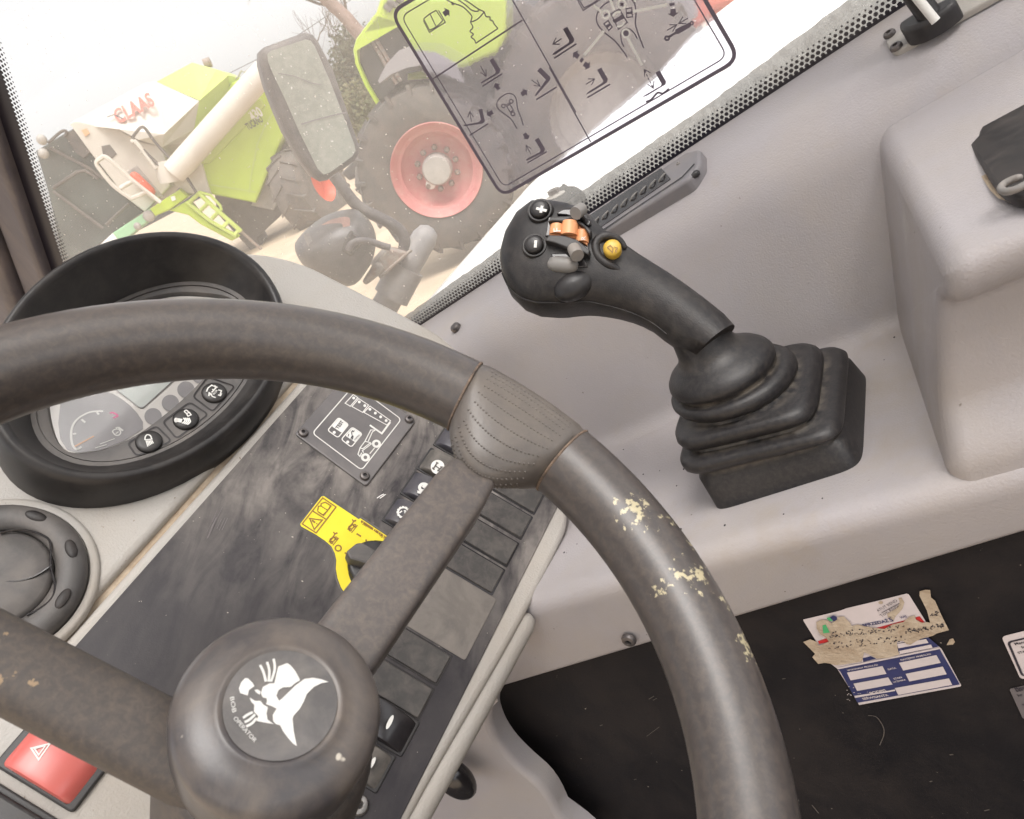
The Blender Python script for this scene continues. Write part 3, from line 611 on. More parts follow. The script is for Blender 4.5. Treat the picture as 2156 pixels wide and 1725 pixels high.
b.fill(FP, pf(cSV, [(1240, 770), (1640, 690), (1770, 800), (1300, 900), (1280, 880)], .0011), .0011); b.fill(FP, pf(cSV, [(835, 945), (930, 920), (1000, 950), (840, 990)], .0011), .0011); b.build('blue_print', M['navy'], tk)
b = MB()
for q in ([(640, 1120), (1075, 1040), (1125, 1135), (685, 1215)], [(720, 1255), (1145, 1178), (1200, 1265), (765, 1345)], [(1278, 1000), (1735, 905), (1790, 1000), (1330, 1095)], [(1358, 1135), (1815, 1045), (1862, 1140), (1405, 1228)], [(1225, 1310), (1890, 1190), (1930, 1270), (1270, 1395)], [(1255, 770), (1610, 708), (1640, 755), (1270, 822)], [(1280, 855), (1670, 775), (1690, 815), (1290, 895)], [(730, 1405), (1130, 1345), (1230, 1325), (1230, 1345), (740, 1430)], [(525, 1060), (1780, 812), (1785, 830), (530, 1080)]): b.fill(FP, pf(cSV, q, .0014), .0014)
def ptxt(q, s_, p0, p1, hgt=None, crop=cSV, bold=.02, h=.0015):
    (u0, v0), (u1, v1) = crop([p0, p1]); q.text(FP, s_, FP.hit(u0, v0, h), FP.hit(u1, v1, h), h, hgt, bold)
ptxt(b, 'WYKONANY PRZEGLĄD', (650, 1102), (1025, 1030)); ptxt(b, 'NASTĘPNY PRZEGLĄD', (1305, 975), (1675, 898)); ptxt(b, 'DATA', (1150, 1090), (1248, 1070)); ptxt(b, 'STAN', (1222, 1208), (1318, 1185)); ptxt(b, 'LICZNIKA', (1215, 1245), (1365, 1213)); ptxt(b, 'PODPIS', (935, 1388), (1130, 1350)); ptxt(b, 'SERWISANTA', (840, 1455), (1155, 1405))
for k_ in range(26): u, v = random.uniform(640, 900), random.uniform(1250, 1450); b.fill(FP, pf(cSV, ell(u, v-(u-760)*.2, random.uniform(3, 12), random.uniform(2, 6), 6), .0013), .0013)
b.build('white_print', M['paper'], tk)
b = MB(); tear = [(265, 500), (330, 470), (410, 480), (450, 520), (540, 435), (600, 430), (680, 510), (700, 550), (770, 530), (850, 550), (960, 570), (1100, 585), (1200, 530), (1330, 500), (1400, 440), (1470, 415), (1485, 470), (1560, 510), (1620, 500), (1660, 510), (1620, 360), (1590, 300), (1530, 180), (1530, 125), (1600, 105), (1660, 110), (1670, 200), (1720, 240), (1790, 400), (1890, 600), (1740, 640), (1690, 670), (1560, 700), (1480, 740), (1420, 780), (1370, 770), (1330, 730), (1250, 740), (1270, 870), (1280, 900), (1150, 940), (1010, 950), (920, 900), (850, 870), (830, 960), (820, 985), (600, 1020), (500, 1030), (430, 1010), (360, 1000), (290, 1015), (215, 930), (250, 890), (160, 800), (105, 745), (190, 712), (265, 740), (300, 790), (420, 740), (380, 690), (310, 650), (270, 580)]
b.fill(FP, pf(cSV, tear, .0017), .0017); b.fill(FP, pf(cSV, [(1860, 785), (1900, 710), (1940, 700), (1965, 745), (1940, 775)], .0006), .0006); b.fill(FP, pf(cSV, ell(1055, 262, 30, 20, 9), .0012), .0012); b.fill(FP, pf(cSV, [(1130, 400), (1250, 330), (1290, 260), (1270, 205), (1310, 200), (1345, 260), (1320, 340), (1230, 440), (1210, 500), (1140, 440)], .0012), .0012)
b.build('torn_paper', M['torn'], tk)
b = MB(); ptxt(b, 'SPRZEDAŻ', (845, 560), (1160, 500), bold=.03, h=.0013); ptxt(b, 'S', (1175, 497), (1215, 488), h=.0019); ptxt(b, 'WIS', (1300, 460), (1380, 440), bold=.03, h=.0015); b.build('sale_print', M['navy'], tk)
b = MB(); ptxt(b, 'ATUT REND', (1025, 378), (1265, 245), h=.0015, bold=0); ptxt(b, 'Tom Atuta', (1070, 440), (1280, 310), h=.0019, bold=0)
b.stroke(FP, pf(cSV, [(1065, 388), (1280, 270)], .0015), .0004, .0016)
for k_ in range(190):
    u = random.uniform(420, 1830); c0 = 640-(u-1000)*.10+random.choice([-55, -20, 70, 120])*(1 if u < 1350 else .3); v = c0+random.uniform(-14, 14)
    if u > 1450: v = 580-(u-1600)*.2+random.uniform(-25, 25)
    b.stroke(FP, pf(cSV, [(u, v), (u+random.uniform(-14, 14), v+random.uniform(-10, 10)), (u+random.uniform(-16, 16), v+random.uniform(-12, 12))], .0019), random.uniform(.0003, .0007), .0019)
for k_ in range(30): u, v = random.uniform(1665, 1780), random.uniform(370, 425); b.stroke(FP, pf(cSV, [(u, v), (u+random.uniform(-14, 14), v+random.uniform(-10, 10))], .0019), .0006, .0019)
b.build('hand_marks', M['ink'], tk)
b = MB(); b.fill(FP, pf(cSV, [(340, 545), (380, 530), (430, 630), (350, 640)], .0020), .0020); b.fill(FP, pf(cSV, [(390, 450), (430, 440), (470, 490), (420, 485)], .0020), .0020); b.build('green_print', M['sgreen'], tk)
b = MB(); b.fill(FP, pf(cSV, [(430, 445), (470, 420), (515, 435), (520, 470), (480, 495)], .0021), .0021); b.build('blue_heart', M['navy'], tk)
tk2 = thing('white_label', 'white rounded label with black border at the right of the torn sticker', 'label', FP.P(*FP.hit(2150, 1380)))
q = [FP.hit(u, v) for u, v in cLB([(150, 275), (460, 965), (1400, 830), (1000, 60)])]
b = MB(); b.fill(FP, rnd(q, .0025, 4), .0008); b.build('backing', M['paper'], tk2)
b = MB(); q2 = [FP.hit(u, v, .0011) for u, v in cLB([(262, 385), (495, 930), (1330, 800), (990, 215)])]; b.stroke(FP, rnd(q2, .002, 4), .0012, .0011, True)
ptxt(b, 'Manufactured', (380, 432), (850, 330), crop=cLB, h=.0011); ptxt(b, 'by', (490, 482), (560, 468), crop=cLB, h=.0011); ptxt(b, 'STANDARD', (430, 572), (800, 490), crop=cLB, h=.0011); b.build('print', M['ink'], tk2)
tk3 = thing('grey_label', 'worn grey label just below the white rounded label', 'label', FP.P(*FP.hit(2150, 1500)))
q = [FP.hit(u, v) for u, v in cLB([(275, 1120), (500, 1610), (1400, 1450), (1000, 960)])]
b = MB(); b.fill(FP, rnd(q, .0015, 4), .0008); b.build('backing', M['slabel'], tk3)
b = MB(); ptxt(b, 'Manufacturer', (380, 1155), (800, 1070), crop=cLB, h=.0011); ptxt(b, 'serial no', (400, 1190), (760, 1120), crop=cLB, h=.0011); ptxt(b, 'kg', (430, 1265), (500, 1250), crop=cLB, h=.0011); ptxt(b, 'x', (495, 1410), (540, 1400), crop=cLB, h=.0011); b.build('print', M['ink'], tk3)

# unseen cab roof, rear wall and floor, added to block and shape the light
FRF = Fr((-.12, -.05, EYE[2]+.42), (1, 0, 0), (0, 1, 0))
trf = thing('unseen_cab_roof', 'unseen pale cab roof frame with glazed opening, added to shape the light', 'roof', FRF.O)
for k, q in enumerate(([(-.75, -.8), (.72, -.8), (.72, -.5), (-.75, -.5)], [(-.75, .72), (.72, .72), (.72, .95), (-.75, .95)], [(-.75, -.498), (-.55, -.498), (-.55, .718), (-.75, .718)], [(.60, -.498), (.72, -.498), (.72, .718), (.60, .718)])):
    b = MB(); b.prism(FRF, q, 0, .05, .01, 2, True); b.build('roof_panel', M['light'], trf, 40)
for y in (-.1, .30): b = MB(); b.prism(FRF, [(-.548, y-.025), (.598, y-.025), (.598, y+.025), (-.548, y+.025)], .005, .045, .006, 2, True); b.build('roof_bar', M['pillar'], trf, 40)
b = MB(); b.fill(FRF, [(-.56, -.51), (.61, -.51), (.61, .73), (-.56, .73)], .047); b.build('roof_glass', M['glass'], trf)
b = MB(); FRW = Fr((-.12, -.85, EYE[2]-.55), (1, 0, 0), (0, 0, 1)); b.prism(FRW, [(-.75, -.6), (.72, -.6), (.72, .45), (-.75, .45)], .0, .05, .01, 2, True)
b.top('cab_rear_wall', M['panel'], 'unseen dark lower rear wall of the cab, added to block light from behind', 'wall', FRW.O)
b = MB(); FRL = Fr((-.12, .1, EYE[2]-1.05), (1, 0, 0), (0, 1, 0)); b.prism(FRL, [(-.75, -.9), (.60, -.9), (.60, 1.1), (-.75, 1.1)], -.05, .0, 0); b.top('unseen_cab_floor', M['panel'], 'unseen dark cab floor added to block light from below', 'floor', FRL.O)
# ================================================================== dashboard
td = thing('dashboard', 'pale grey dashboard with dusty dark switch panel behind the steering wheel', 'dashboard', FD.P(0, 0))
dp = lambda crop, pts, h=0: [FD.hit(u, v, h) for u, v in crop(pts)]
def fascia_mat():
    """dark panel with hand-wiped streaks in a layer of dust, paler towards the switches"""
    m = bpy.data.materials.new('wiped_panel'); m.use_nodes = True; t = m.node_tree; N, L = t.nodes, t.links; b = N['Principled BSDF']
    tc = N.new('ShaderNodeTexCoord')
    def dot(v):
        d = N.new('ShaderNodeVectorMath'); d.operation = 'DOT_PRODUCT'; L.new(tc.outputs['Object'], d.inputs[0]); d.inputs[1].default_value = tuple(map(float, v)); return d.outputs['Value']
    a0 = np.array(FD.hit(640, 1040)); a1 = np.array(FD.hit(700, 880)); g = nrm(a1-a0); al = FD.x*g[0]+FD.y*g[1]; ac = -FD.x*g[1]+FD.y*g[0]
    cb_ = N.new('ShaderNodeCombineXYZ'); L.new(dot(al*16), cb_.inputs[0]); L.new(dot(ac*52), cb_.inputs[1])
    def noise(vec, sc_, det, ro, di): 
        n = N.new('ShaderNodeTexNoise'); n.inputs['Scale'].default_value = sc_; n.inputs['Detail'].default_value = det; n.inputs['Roughness'].default_value = ro; n.inputs['Distortion'].default_value = di; L.new(vec, n.inputs['Vector']); return n.outputs[0]
    def rng_(v, a, c, x=0., y=1.):
        r = N.new('ShaderNodeMapRange'); r.inputs['From Min'].default_value = a; r.inputs['From Max'].default_value = c; r.inputs['To Min'].default_value = x; r.inputs['To Max'].default_value = y; L.new(v, r.inputs['Value']); return r.outputs[0]
    def mth(op, u, v):
        q = N.new('ShaderNodeMath'); q.operation = op; L.new(u, q.inputs[0])
        if isinstance(v, float): q.inputs[1].default_value = v
        else: L.new(v, q.inputs[1])
        return q.outputs[0]
    st_ = rng_(noise(cb_.outputs[0], 1.0, 4, .6, .7), .36, .64)
    fine = rng_(noise(tc.outputs['Object'], 70, 9, .75, .3), .35, .7)
    big = rng_(noise(tc.outputs['Object'], 14, 4, .6, .8), .3, .7, .45, 1.)
    area = rng_(mth('ADD', dot(FD.x), mth('MULTIPLY', dot(FD.y), .25)), -.06, .07, .12, 1.)
    f = mth('MULTIPLY', mth('MULTIPLY', mth('ADD', mth('MULTIPLY', st_, .75), mth('MULTIPLY', fine, .3)), big), area)
    x = N.new('ShaderNodeMix'); x.data_type = 'RGBA'; L.new(f, x.inputs['Factor']); x.inputs[6].default_value = (.028, .025, .029, 1); x.inputs[7].default_value = (.31, .28, .255, 1); b.inputs['Specular IOR Level'].default_value = .28
    sp = rng_(noise(tc.outputs['Object'], 380, 2, .5, 0), .745, .77); x2 = N.new('ShaderNodeMix'); x2.data_type = 'RGBA'; L.new(sp, x2.inputs['Factor']); L.new(x.outputs[2], x2.inputs[6]); x2.inputs[7].default_value = (.42, .38, .33, 1)
    L.new(x2.outputs[2], b.inputs['Base Color']); L.new(rng_(f, 0, .8, .45, .75), b.inputs['Roughness'])
    bp = N.new('ShaderNodeBump'); bp.inputs['Strength'].default_value = .2; bp.inputs['Distance'].default_value = .0004; L.new(noise(tc.outputs['Object'], 900, 3, .6, 0), bp.inputs['Height']); L.new(bp.outputs[0], b.inputs['Normal'])
    return m
b = MB(); b.prism(FD, rnd([(-.34, -.076), (-.12, -.070), (.03, -.081), (.119, -.081), (.145, -.06), (.168, -.03), (.1745, .02), (.1745, .153), (-.34, .153)], [0, .05, .05, .02, .02, .02, .02, .003, 0], 5), -.05, 0, .0045, 4); b.build('lower_shell', M['light'], td, 60)
b = MB(); b.prism(FD, rnd([(-.34, .1575), (.1765, .1575), (.1765, -.012), (.2, .04), (.2155, .085), (.212, .153), (.207, .222), (.190, .258), (.14, .300), (.046, .305), (-.05, .285), (-.34, .27)], [0, .002, .004, .03, .02, .02, .02, .02, .02, .02, .02, 0], 6), -.06, 0, .005, 4); b.build('upper_shell', M['light'], td, 60)
b = MB(); b.box(FD.P(-.06, .155, -.012), FD.x, FD.y, FD.n, .54, .02, .012); b.build('seam', M['torn'], td)
b = MB(); b.prism(FD, rnd([(-.14, -.0665), (.128, -.0665), (.165, .0), (.172, .146), (-.14, .146)], .004, 3), -.001, .0012, .0006); b.build('switch_panel', fascia_mat(), td, 40)
b = MB(); b.tube([FD.P(-.34, -.0705, -.010), FD.P(-.12, -.0745, -.011), FD.P(-.04, -.0795, -.012), FD.P(.031, -.0835, -.012)], .0085, 16, round_end=True); b.build('edge_roll', M['light'], td, 60)
b = MB(); b.prism(FD, rnd([(-.0185, -.0575), (.0305, -.0575), (.0305, .0), (-.0185, .0)], .002), .001, .0016, .0003)  # flat plate, its paler colour paints light reflected by the dusty panel
M['fpatch'] = mat('dusty_sheen', (.15, .132, .117), .42, (.115, .103, .094), 26, dust=(.30, .265, .23), dsc=30, damt=.6); b.build('sheen_patch', M['fpatch'], td, 40)
for a0 in (.1065, .0820, .0566, .0322, -.0413, -.0656):
    k = .0007 if a0 > 0 else 0; b0 = -.0478-(.0045 if a0 > 0 else 0)
    q = MB(); q.prism(FD, rnd([(a0-.0013, b0-.0013), (a0+.0213, b0-.0013), (a0+.0213, b0+.0458), (a0-.0013, b0+.0458)], .0012), .001, .0016, 0); g = q.build('blanking_plate', M['blackg'], td)
    q = MB(); q.prism(FD, rnd([(a0, b0), (a0+.02, b0), (a0+.02, b0+.0445), (a0, b0+.0445)], .0014), .0012, .0030, .0007); q.build('cover', M['blank'], g, 40)
M['rockb'] = mat('rocker_blue_black', (.042, .04, .052), .42, (.06, .057, .067), 60, dust=(.22, .2, .18), dsc=80, damt=.3)
M['rockd'] = mat('rocker_dusty', (.065, .06, .056), .5, (.1, .09, .08), 60, dust=(.25, .22, .19), dsc=80, damt=.5)
def rocker(a0, b0, L, m, hi=.009, name='rocker_switch'):
    q = MB(); q.prism(FD, rnd([(a0-.0012, b0-.0012), (a0+.0217, b0-.0012), (a0+.0217, b0+L+.0012), (a0-.0012, b0+L+.0012)], .0015), .001, .0024, .0006); fo = q.build(name, M['black'], td, 40)
    rings = []
    for k in range(11):
        t = k/10; bb = b0+L*t; hh = .002+hi*(1-abs(2*t-1)**2.6)**.7*(.62+.38*t)
        rings.append([FD.P(a0, bb, .001), FD.P(a0, bb, hh-.0016), FD.P(a0+.0007, bb, hh-.0004), FD.P(a0+.0022, bb, hh), FD.P(a0+.0183, bb, hh), FD.P(a0+.0198, bb, hh-.0004), FD.P(a0+.0205, bb, hh-.0016), FD.P(a0+.0205, bb, .001)])
    q = MB(); q.loft(rings, False); q.f = [f[::-1] for f in q.f]; q.build('rocker', m, fo, 35)
    return fo
RK = [rocker(.1145, -.003, .0425, M['rockb']), rocker(.0888, -.003, .0425, M['rockd']), rocker(.0640, -.003, .0425, M['rockb']), rocker(.0382, -.003, .0425, M['rockb'])]
RH = .0118
def icon(parent, m='white', name='icon'):
    q = MB(); q._p = (parent, m, name); return q
q = MB(); q.fill(FD, dp(cR, ell(743, 622, 80, 82, 26), RH-.0008), RH-.0008); io = q.build('icon_disc', M['white'], RK[1])
q = MB()
for pts in ([(738, 572), (692, 642)], [(680, 628), (705, 655)], [(725, 565), (752, 580)], [(715, 605), (775, 650)], [(795, 620), (742, 665)], [(772, 618), (802, 622)], [(738, 662), (768, 668)]): q.stroke(FD, dp(cR, pts, RH-.0005), .0010, RH-.0005)
q.build('axle_icon', M['bezel'], RK[1])
q = MB(); q.stroke(FD, dp(cR, cat([(632, 838), (600, 818), (560, 820), (535, 850), (545, 885), (590, 892), (610, 868), (590, 845), (572, 858)], 5), RH), .0022, RH); q.stroke(FD, dp(cR, cat([(510, 905), (545, 915), (600, 905), (650, 920)], 4), RH), .002, RH); q.stroke(FD, dp(cR, [(520, 915), (508, 895)], RH), .0006, RH); q.build('snail_icon', M['white'], RK[2])
q = MB(); q.stroke(FD, dp(cR, ell(345, 1145, 60, 56, 26), RH), .0012, RH, True)
for k in range(12): t = k*pi/6; q.stroke(FD, dp(cR, [(345+62*cos(t), 1145+58*sin(t)), (345+76*cos(t), 1145+72*sin(t))], RH), .0016, RH)
q.stroke(FD, dp(cR, [(300, 1152), (332, 1128)], RH), .0009, RH); q.stroke(FD, dp(cR, cat([(352, 1130), (372, 1128), (365, 1150), (385, 1140)], 4), RH), .0009, RH); q.build('gear_icon', M['white'], RK[3])
RL = [rocker(-.0885, -.049, .0425, M['blackg']), rocker(-.1125, -.046, .036, M['rockd'], .006)]
q = MB(); q.fill(FD, dp(cJ, ell(582, 1140, 13, 47, 18, rot=.45), .0115), .0115); q.build('indicator', M['white'], RL[0])
q = MB(); q.fill(FD, dp(cJ, ell(478, 1385, 12, 38, 18, rot=.45), .009), .009); q.build('indicator', M['white'], RL[1])
a, b_ = FD.hit(*cJ([(395, 1640)])[0], .003); screw(FD, a, b_, .0058, M['steel'], td, .001)
# test display plate
tpz = thing('load_display_plate', 'dark square plate with white test diagram held by corner screws on the dashboard', 'display', FD.P(*FD.hit(750, 920)))
h3 = .0032; l_, bo, ri = dp(cP, [(100, 762), (1205, 1578), (1972, 568)], h3); tp_ = (l_[0]+ri[0]-bo[0], l_[1]+ri[1]-bo[1])
b = MB(); b.prism(FD, rnd([l_, bo, ri, tp_], .003, 4), .001, h3, .0008); b.build('plate', M['plate'], tpz, 40)
for u, v in cP([(235, 760), (1180, 1425), (1865, 550)]): a, b_ = FD.hit(u, v, h3); screw(FD, a, b_, .0036, M['dsteel'], tpz, h3)
screw(FD, tp_[0]-(l_[0]-FD.hit(*cP([(235, 760)])[0], h3)[0])*-1-.009, tp_[1]-.006, .0036, M['dsteel'], tpz, h3)
b = MB(); q = h3+.0004
def pl(pts, w=.00075, closed=False, qq=None): (qq or b).stroke(FD, dp(cP, pts, q), w, q, closed)
fr4 = dp(cP, [(375, 760), (1135, 1330), (1745, 545)], q); fr4.append((fr4[0][0]+fr4[2][0]-fr4[1][0], fr4[0][1]+fr4[2][1]-fr4[1][1])); b.stroke(FD, rnd(fr4, .0035, 5), .0008, q, True)
for pts in ([(1005, 165), (1075, 212), (960, 345), (880, 298)], [(1090, 228), (1240, 325), (1150, 440), (985, 348)], [(1262, 342), (1580, 568), (1525, 635), (1170, 440)]): pl(pts, .0007, True)
for c_ in ((1012, 218), (1098, 278), (1183, 335), (1262, 392), (1345, 450), (1428, 508), (1512, 566)): b.fill(FD, dp(cP, ell(*c_, 22, 22, 14), q), q)
for pts in ([(610, 715), (780, 518), (935, 625), (770, 830)], [(820, 855), (990, 665), (1145, 770), (975, 975)]): b.stroke(FD, rnd(dp(cP, pts, q), .002, 4), .0008, q, True)
for pts in ([(675, 655), (785, 530), (925, 628), (825, 752)], [(885, 800), (995, 680), (1135, 775), (1035, 900)]): b.fill(FD, rnd(dp(cP, pts, q), .001, 3), q)
for c_ in ((712, 748), (920, 895)): b.fill(FD, dp(cP, ell(*c_, 24, 22, 14), q), q)
pl([(1260, 635), (1445, 765), (1575, 590)], .0014)
pl([(1345, 712), (1275, 710), (1185, 885), (1270, 905), (1275, 925)]); pl([(1340, 715), (1300, 740), (1235, 885)]); pl([(1185, 885), (1110, 985), (1150, 1000), (1265, 910)]); pl([(1110, 990), (1078, 1085), (1108, 1118), (1135, 1060)]); pl([(1290, 920), (1145, 1030), (1165, 1060)]); pl([(1335, 985), (1260, 1075)])
for c_ in ((1362, 922), (1192, 1132)): b.stroke(FD, dp(cP, ell(*c_, 49, 46, 26), q), .0019, q, True)
b.build('white_print', M['white'], tpz)
b = MB(); q = h3+.0008; b.text(FD, 'TEST', *dp(cP, [(772, 700), (862, 585)], q), q, None, .02); b.text(FD, 'CONTROL', *dp(cP, [(1028, 872), (1110, 785)], q), q, None, .02)
pl([(1025, 720), (975, 740), (990, 800), (970, 830)], .0006); pl([(985, 715), (1015, 738)], .0006); pl([(925, 810), (938, 770)], .0006); pl([(965, 845), (1010, 800)], .0006); pl([(985, 855), (1005, 825)], .0006); b.build('dark_print', M['ink'], tpz)
# yellow label and rotary knob
ty = thing('yellow_label', 'bright yellow warning label with machine symbols curving round the rotary knob', 'label', FD.P(*FD.hit(700, 1130)))
yl = [(450, 160), (960, 500), (985, 485), (1390, 755), (1480, 800), (1450, 870), (1360, 825), (1200, 808), (1060, 840), (960, 890), (860, 950), (775, 1010), (785, 1080), (812, 1110), (803, 1200), (812, 1310), (838, 1390), (880, 1450), (1010, 1600), (900, 1760), (770, 1612), (700, 1500), (650, 1370), (625, 1230), (632, 1100), (610, 1000), (560, 900), (470, 820), (330, 725), (118, 608), (100, 572), (412, 168)]
b = MB(); b.fill(FD, dp(cY, yl, .0017), .0017); b.build('yellow_face', M['yellow'], ty)
b = MB(); b.stroke(FD, dp(cY, [(455, 140), (960, 480), (1000, 470), (1400, 740)], .0014), .0010, .0014); b.stroke(FD, dp(cY, [(450, 140), (80, 570), (100, 625), (330, 745), (465, 838), (545, 905), (595, 1000), (615, 1100), (605, 1230), (632, 1380), (680, 1510), (760, 1640)], .0014), .0010, .0014); b.build('label_edge', M['bezel'], ty)
b = MB(); q = .0020
def ys(pts, w=.0008, closed=False): b.stroke(FD, dp(cY, pts, q), w, q, closed)
ys([(432, 185), (628, 320), (335, 700), (130, 568)], .0009, True); ys([(285, 378), (480, 500)], .0009)
ys([(238, 488), (425, 512), (308, 650)], .0009, True); ys([(275, 515), (322, 552)], .0013); b.fill(FD, dp(cY, ell(345, 565, 10, 10, 10), q), q)
ys([(355, 375), (370, 310), (405, 305), (410, 270), (470, 250), (555, 305), (445, 445), (355, 385)], .0008); ys([(405, 305), (500, 365)], .0007); ys([(365, 390), (435, 435), (505, 370), (545, 300)], .0007)
for ox, oy in ((800, 500), (525, 685)):
    ys([(ox+65, oy), (ox+85, oy+35), (ox+70, oy+60), (ox+25, oy+110)], .0009); ys([(ox+85, oy+30), (ox+125, oy+15)], .0012); ys([(ox+25, oy+95), (ox+5, oy+145), (ox+40, oy+150)], .0009)
    b.stroke(FD, dp(cY, ell(ox+38, oy+155, 17, 17, 12), q), .0008, q, True); b.stroke(FD, dp(cY, ell(ox+103, oy+92, 17, 17, 12), q), .0008, q, True); ys([(ox+15, oy+130), (ox+70, oy+75), (ox+100, oy+105), (ox+55, oy+145)], .0008); ys([(ox+145, oy+88), (ox+55, oy+200)], .0006)
ys([(930, 712), (995, 752)], .0012); b.fill(FD, dp(cY, ell(1070, 810, 15, 15, 12), q), q); b.stroke(FD, dp(cY, ell(660, 925, 44, 42, 22), q), .0010, q, True); b.fill(FD, dp(cY, ell(765, 998, 14, 14, 12), q), q)
for k in range(44):
    u = 1000+k*8.8; v = 510+(u-1000)*.67
    if rng.random() > .25: ys([(u, v), (u-14, v+30)], .0004+.0004*rng.random())
b.text(FD, '7200174', *dp(cY, [(992, 562), (1130, 652)], q), q, .0024); b.text(FD, 'AB 12', *dp(cY, [(1262, 748), (1350, 806)], q), q, .0024)
b.build('brown_print', M['inkb'], ty)
kc = FD.hit(*cY([(1180, 1160)])[0], .004)
tn = thing('rotary_knob', 'black rotary selector knob beside the yellow label', 'knob', FD.P(*kc))
b = MB(); b.lathe(FD.P(*kc, 0), FD.n, [(.0172, .001), (.0172, .004), (.0162, .0055), (.0145, .006), (0, .006)], 40); b.build('knob_base', M['black'], tn, 40)
b = MB(); b.prism(FD, rnd(dp(cY, [(770, 995), (925, 868), (1010, 862), (1560, 1200), (1520, 1400), (1110, 1190), (820, 1108)], .012), .0015, 3), .005, .0150, .0016, 2); b.build('knob_grip', M['bezel'], tn, 40)
# ================================================================== air vent, hazard switch
va, vb, vr = -.121, .207, .0475
tvn = thing('air_vent', 'round black air vent with scalloped rim on the pale dashboard', 'vent', FD.P(va, vb))
b = MB(); b.lathe(FD.P(va, vb), FD.n, [(.054, -.002), (.0535, .0015), (.0515, .003), (.0485, .0025), (.0480, -.002)], 56, FD.x); b.build('surround', M['light'], tvn, 60)
b = MB(); b.lathe(FD.P(va, vb), FD.n, [(vr, 0), (vr, .005), (vr-.0015, .0085), (vr-.006, .0105), (.034, .0102), (.0305, .007), (.030, .004)], 56, FD.x); b.build('ring', M['bezel'], tvn, 60)
b = MB(); b.lathe(FD.P(va, vb), FD.n, [(.0298, .004), (.0292, .0065), (.027, .0085), (.018, .010), (0, .0108)], 48, FD.x); b.build('louvre_disc', M['bezel'], tvn, 60)
for k in range(8):
    t = radians(12+45*k); c_ = FD.P(va+.0405*cos(t), vb+.0405*sin(t), .0102); xr = FD.x*cos(t)+FD.y*sin(t); yr = -FD.x*sin(t)+FD.y*cos(t)
    b = MB(); b.ellipsoid(c_, xr, yr, FD.n*1.0-xr*-.05, .0032, .0066, .0011, 20, 10); b.build('finger_scallop', M['padblk'], tvn, 60)
b = MB()
for pts, w in (([(0, 465), (80, 468), (160, 450), (220, 420), (272, 382)], .0012), ([(0, 212), (80, 195), (160, 200), (230, 225), (268, 265), (268, 390), (292, 490), (270, 560), (205, 615), (140, 645)], .0012)):
    P3 = [FD.P(*FD.hit(u, v, .0098), .0098) for u, v in cI(pts)]; b.tube(cat(P3, 4), w*.6, 6)
b.build('blade_gap', M['blackg'], tvn, 60)
th_ = thing('hazard_switch', 'red hazard warning switch in a black frame on the pale dashboard', 'switch', FD.P(-.182, .112))
b = MB(); b.prism(FD, rnd([(-.1955, .0875), (-.1695, .0875), (-.1695, .1365), (-.1955, .1365)], .003, 4), -.001, .003, .001); b.build('frame', M['black'], th_, 40)
rings = []
for k in range(13):
    t = k/12; bb = .0905+.043*t; hh = .002+.0078*(1-abs(2*t-1)**3)**.6
    rings.append([FD.P(-.1935, bb, .002), FD.P(-.1935, bb, hh-.0022), FD.P(-.1925, bb, hh-.0006), FD.P(-.190, bb, hh), FD.P(-.175, bb, hh), FD.P(-.1725, bb, hh-.0006), FD.P(-.1715, bb, hh-.0022), FD.P(-.1715, bb, .002)])
b = MB(); b.loft(rings, False); b.f = [f[::-1] for f in b.f]; b.build('red_rocker', M['red'], th_, 40)
b = MB(); q = .0101; b.stroke(FD, dp(cI, [(265, 1325), (205, 1410), (165, 1350)], q), .0008, q, True); b.stroke(FD, dp(cI, [(240, 1337), (205, 1385), (182, 1352)], q), .0007, q, True); b.build('triangle_icon', M['white'], th_)
th2 = thing('dash_switch', 'black dash switch cut off at the lower edge below the red hazard switch', 'switch', FD.P(-.213, .112))
a, b_ = -.2015, .0995
b = MB(); b.prism(FD, rnd([(a-.026, b_-.012), (a+.001, b_-.012), (a+.001, b_+.012+.022), (a-.026, b_+.034)], .003, 4), -.001, .003, .001); b.build('frame', M['black'], th2, 40)
b = MB(); b.prism(FD, rnd([(a-.0235, b_-.009), (a-.002, b_-.009), (a-.002, b_+.031), (a-.0235, b_+.031)], .002, 4), .002, .008, .002, 3); b.build('rocker', M['black'], th2, 40)
# ================================================================== instrument cluster
ca, cb = .046, .235
tcl = thing('instrument_cluster', 'oval black instrument cluster with hood above the steering wheel rim', 'instrument cluster', FD.P(ca, cb))
NE = 72
def hl(t): return .021+.036*((1+sin(t))/2)**1.25
def loop(A, B, hf): return [FD.P(ca+A*cos(2*pi*k/NE), cb+B*sin(2*pi*k/NE), hf(2*pi*k/NE) if callable(hf) else hf) for k in range(NE)]
b = MB(); b.loft([loop(.1165, .0815, -.004), loop(.1155, .0805, lambda t: .3*hl(t)), loop(.1115, .0775, lambda t: hl(t)-.006), loop(.1095, .0758, lambda t: hl(t)-.0015), loop(.1065, .0735, hl), loop(.1038, .0712, lambda t: hl(t)-.0012), loop(.1018, .0695, lambda t: hl(t)-.005), loop(.0945, .0635, lambda t: .0135+.22*(hl(t)-.021)), loop(.0905, .0598, .0118)]); b.build('hood', M['shroud'], tcl, 80)
GO = [(-.0365, .236), (-.034, .2267), (-.024, .2175), (-.013, .2115), (.0044, .2068), (.03, .2045), (.06, .2045), (.085, .2065), (.105, .2115), (.118, .2175), (.127, .2267), (.129, .236), (.122, .25), (.105, .27), (.075, .285), (.046, .289), (.015, .285), (-.012, .27), (-.03, .25)]
GO = [tuple(p) for p in cat([(x, y) for x, y in GO], 4, True)]
gc = np.mean(np.array(GO), axis=0)
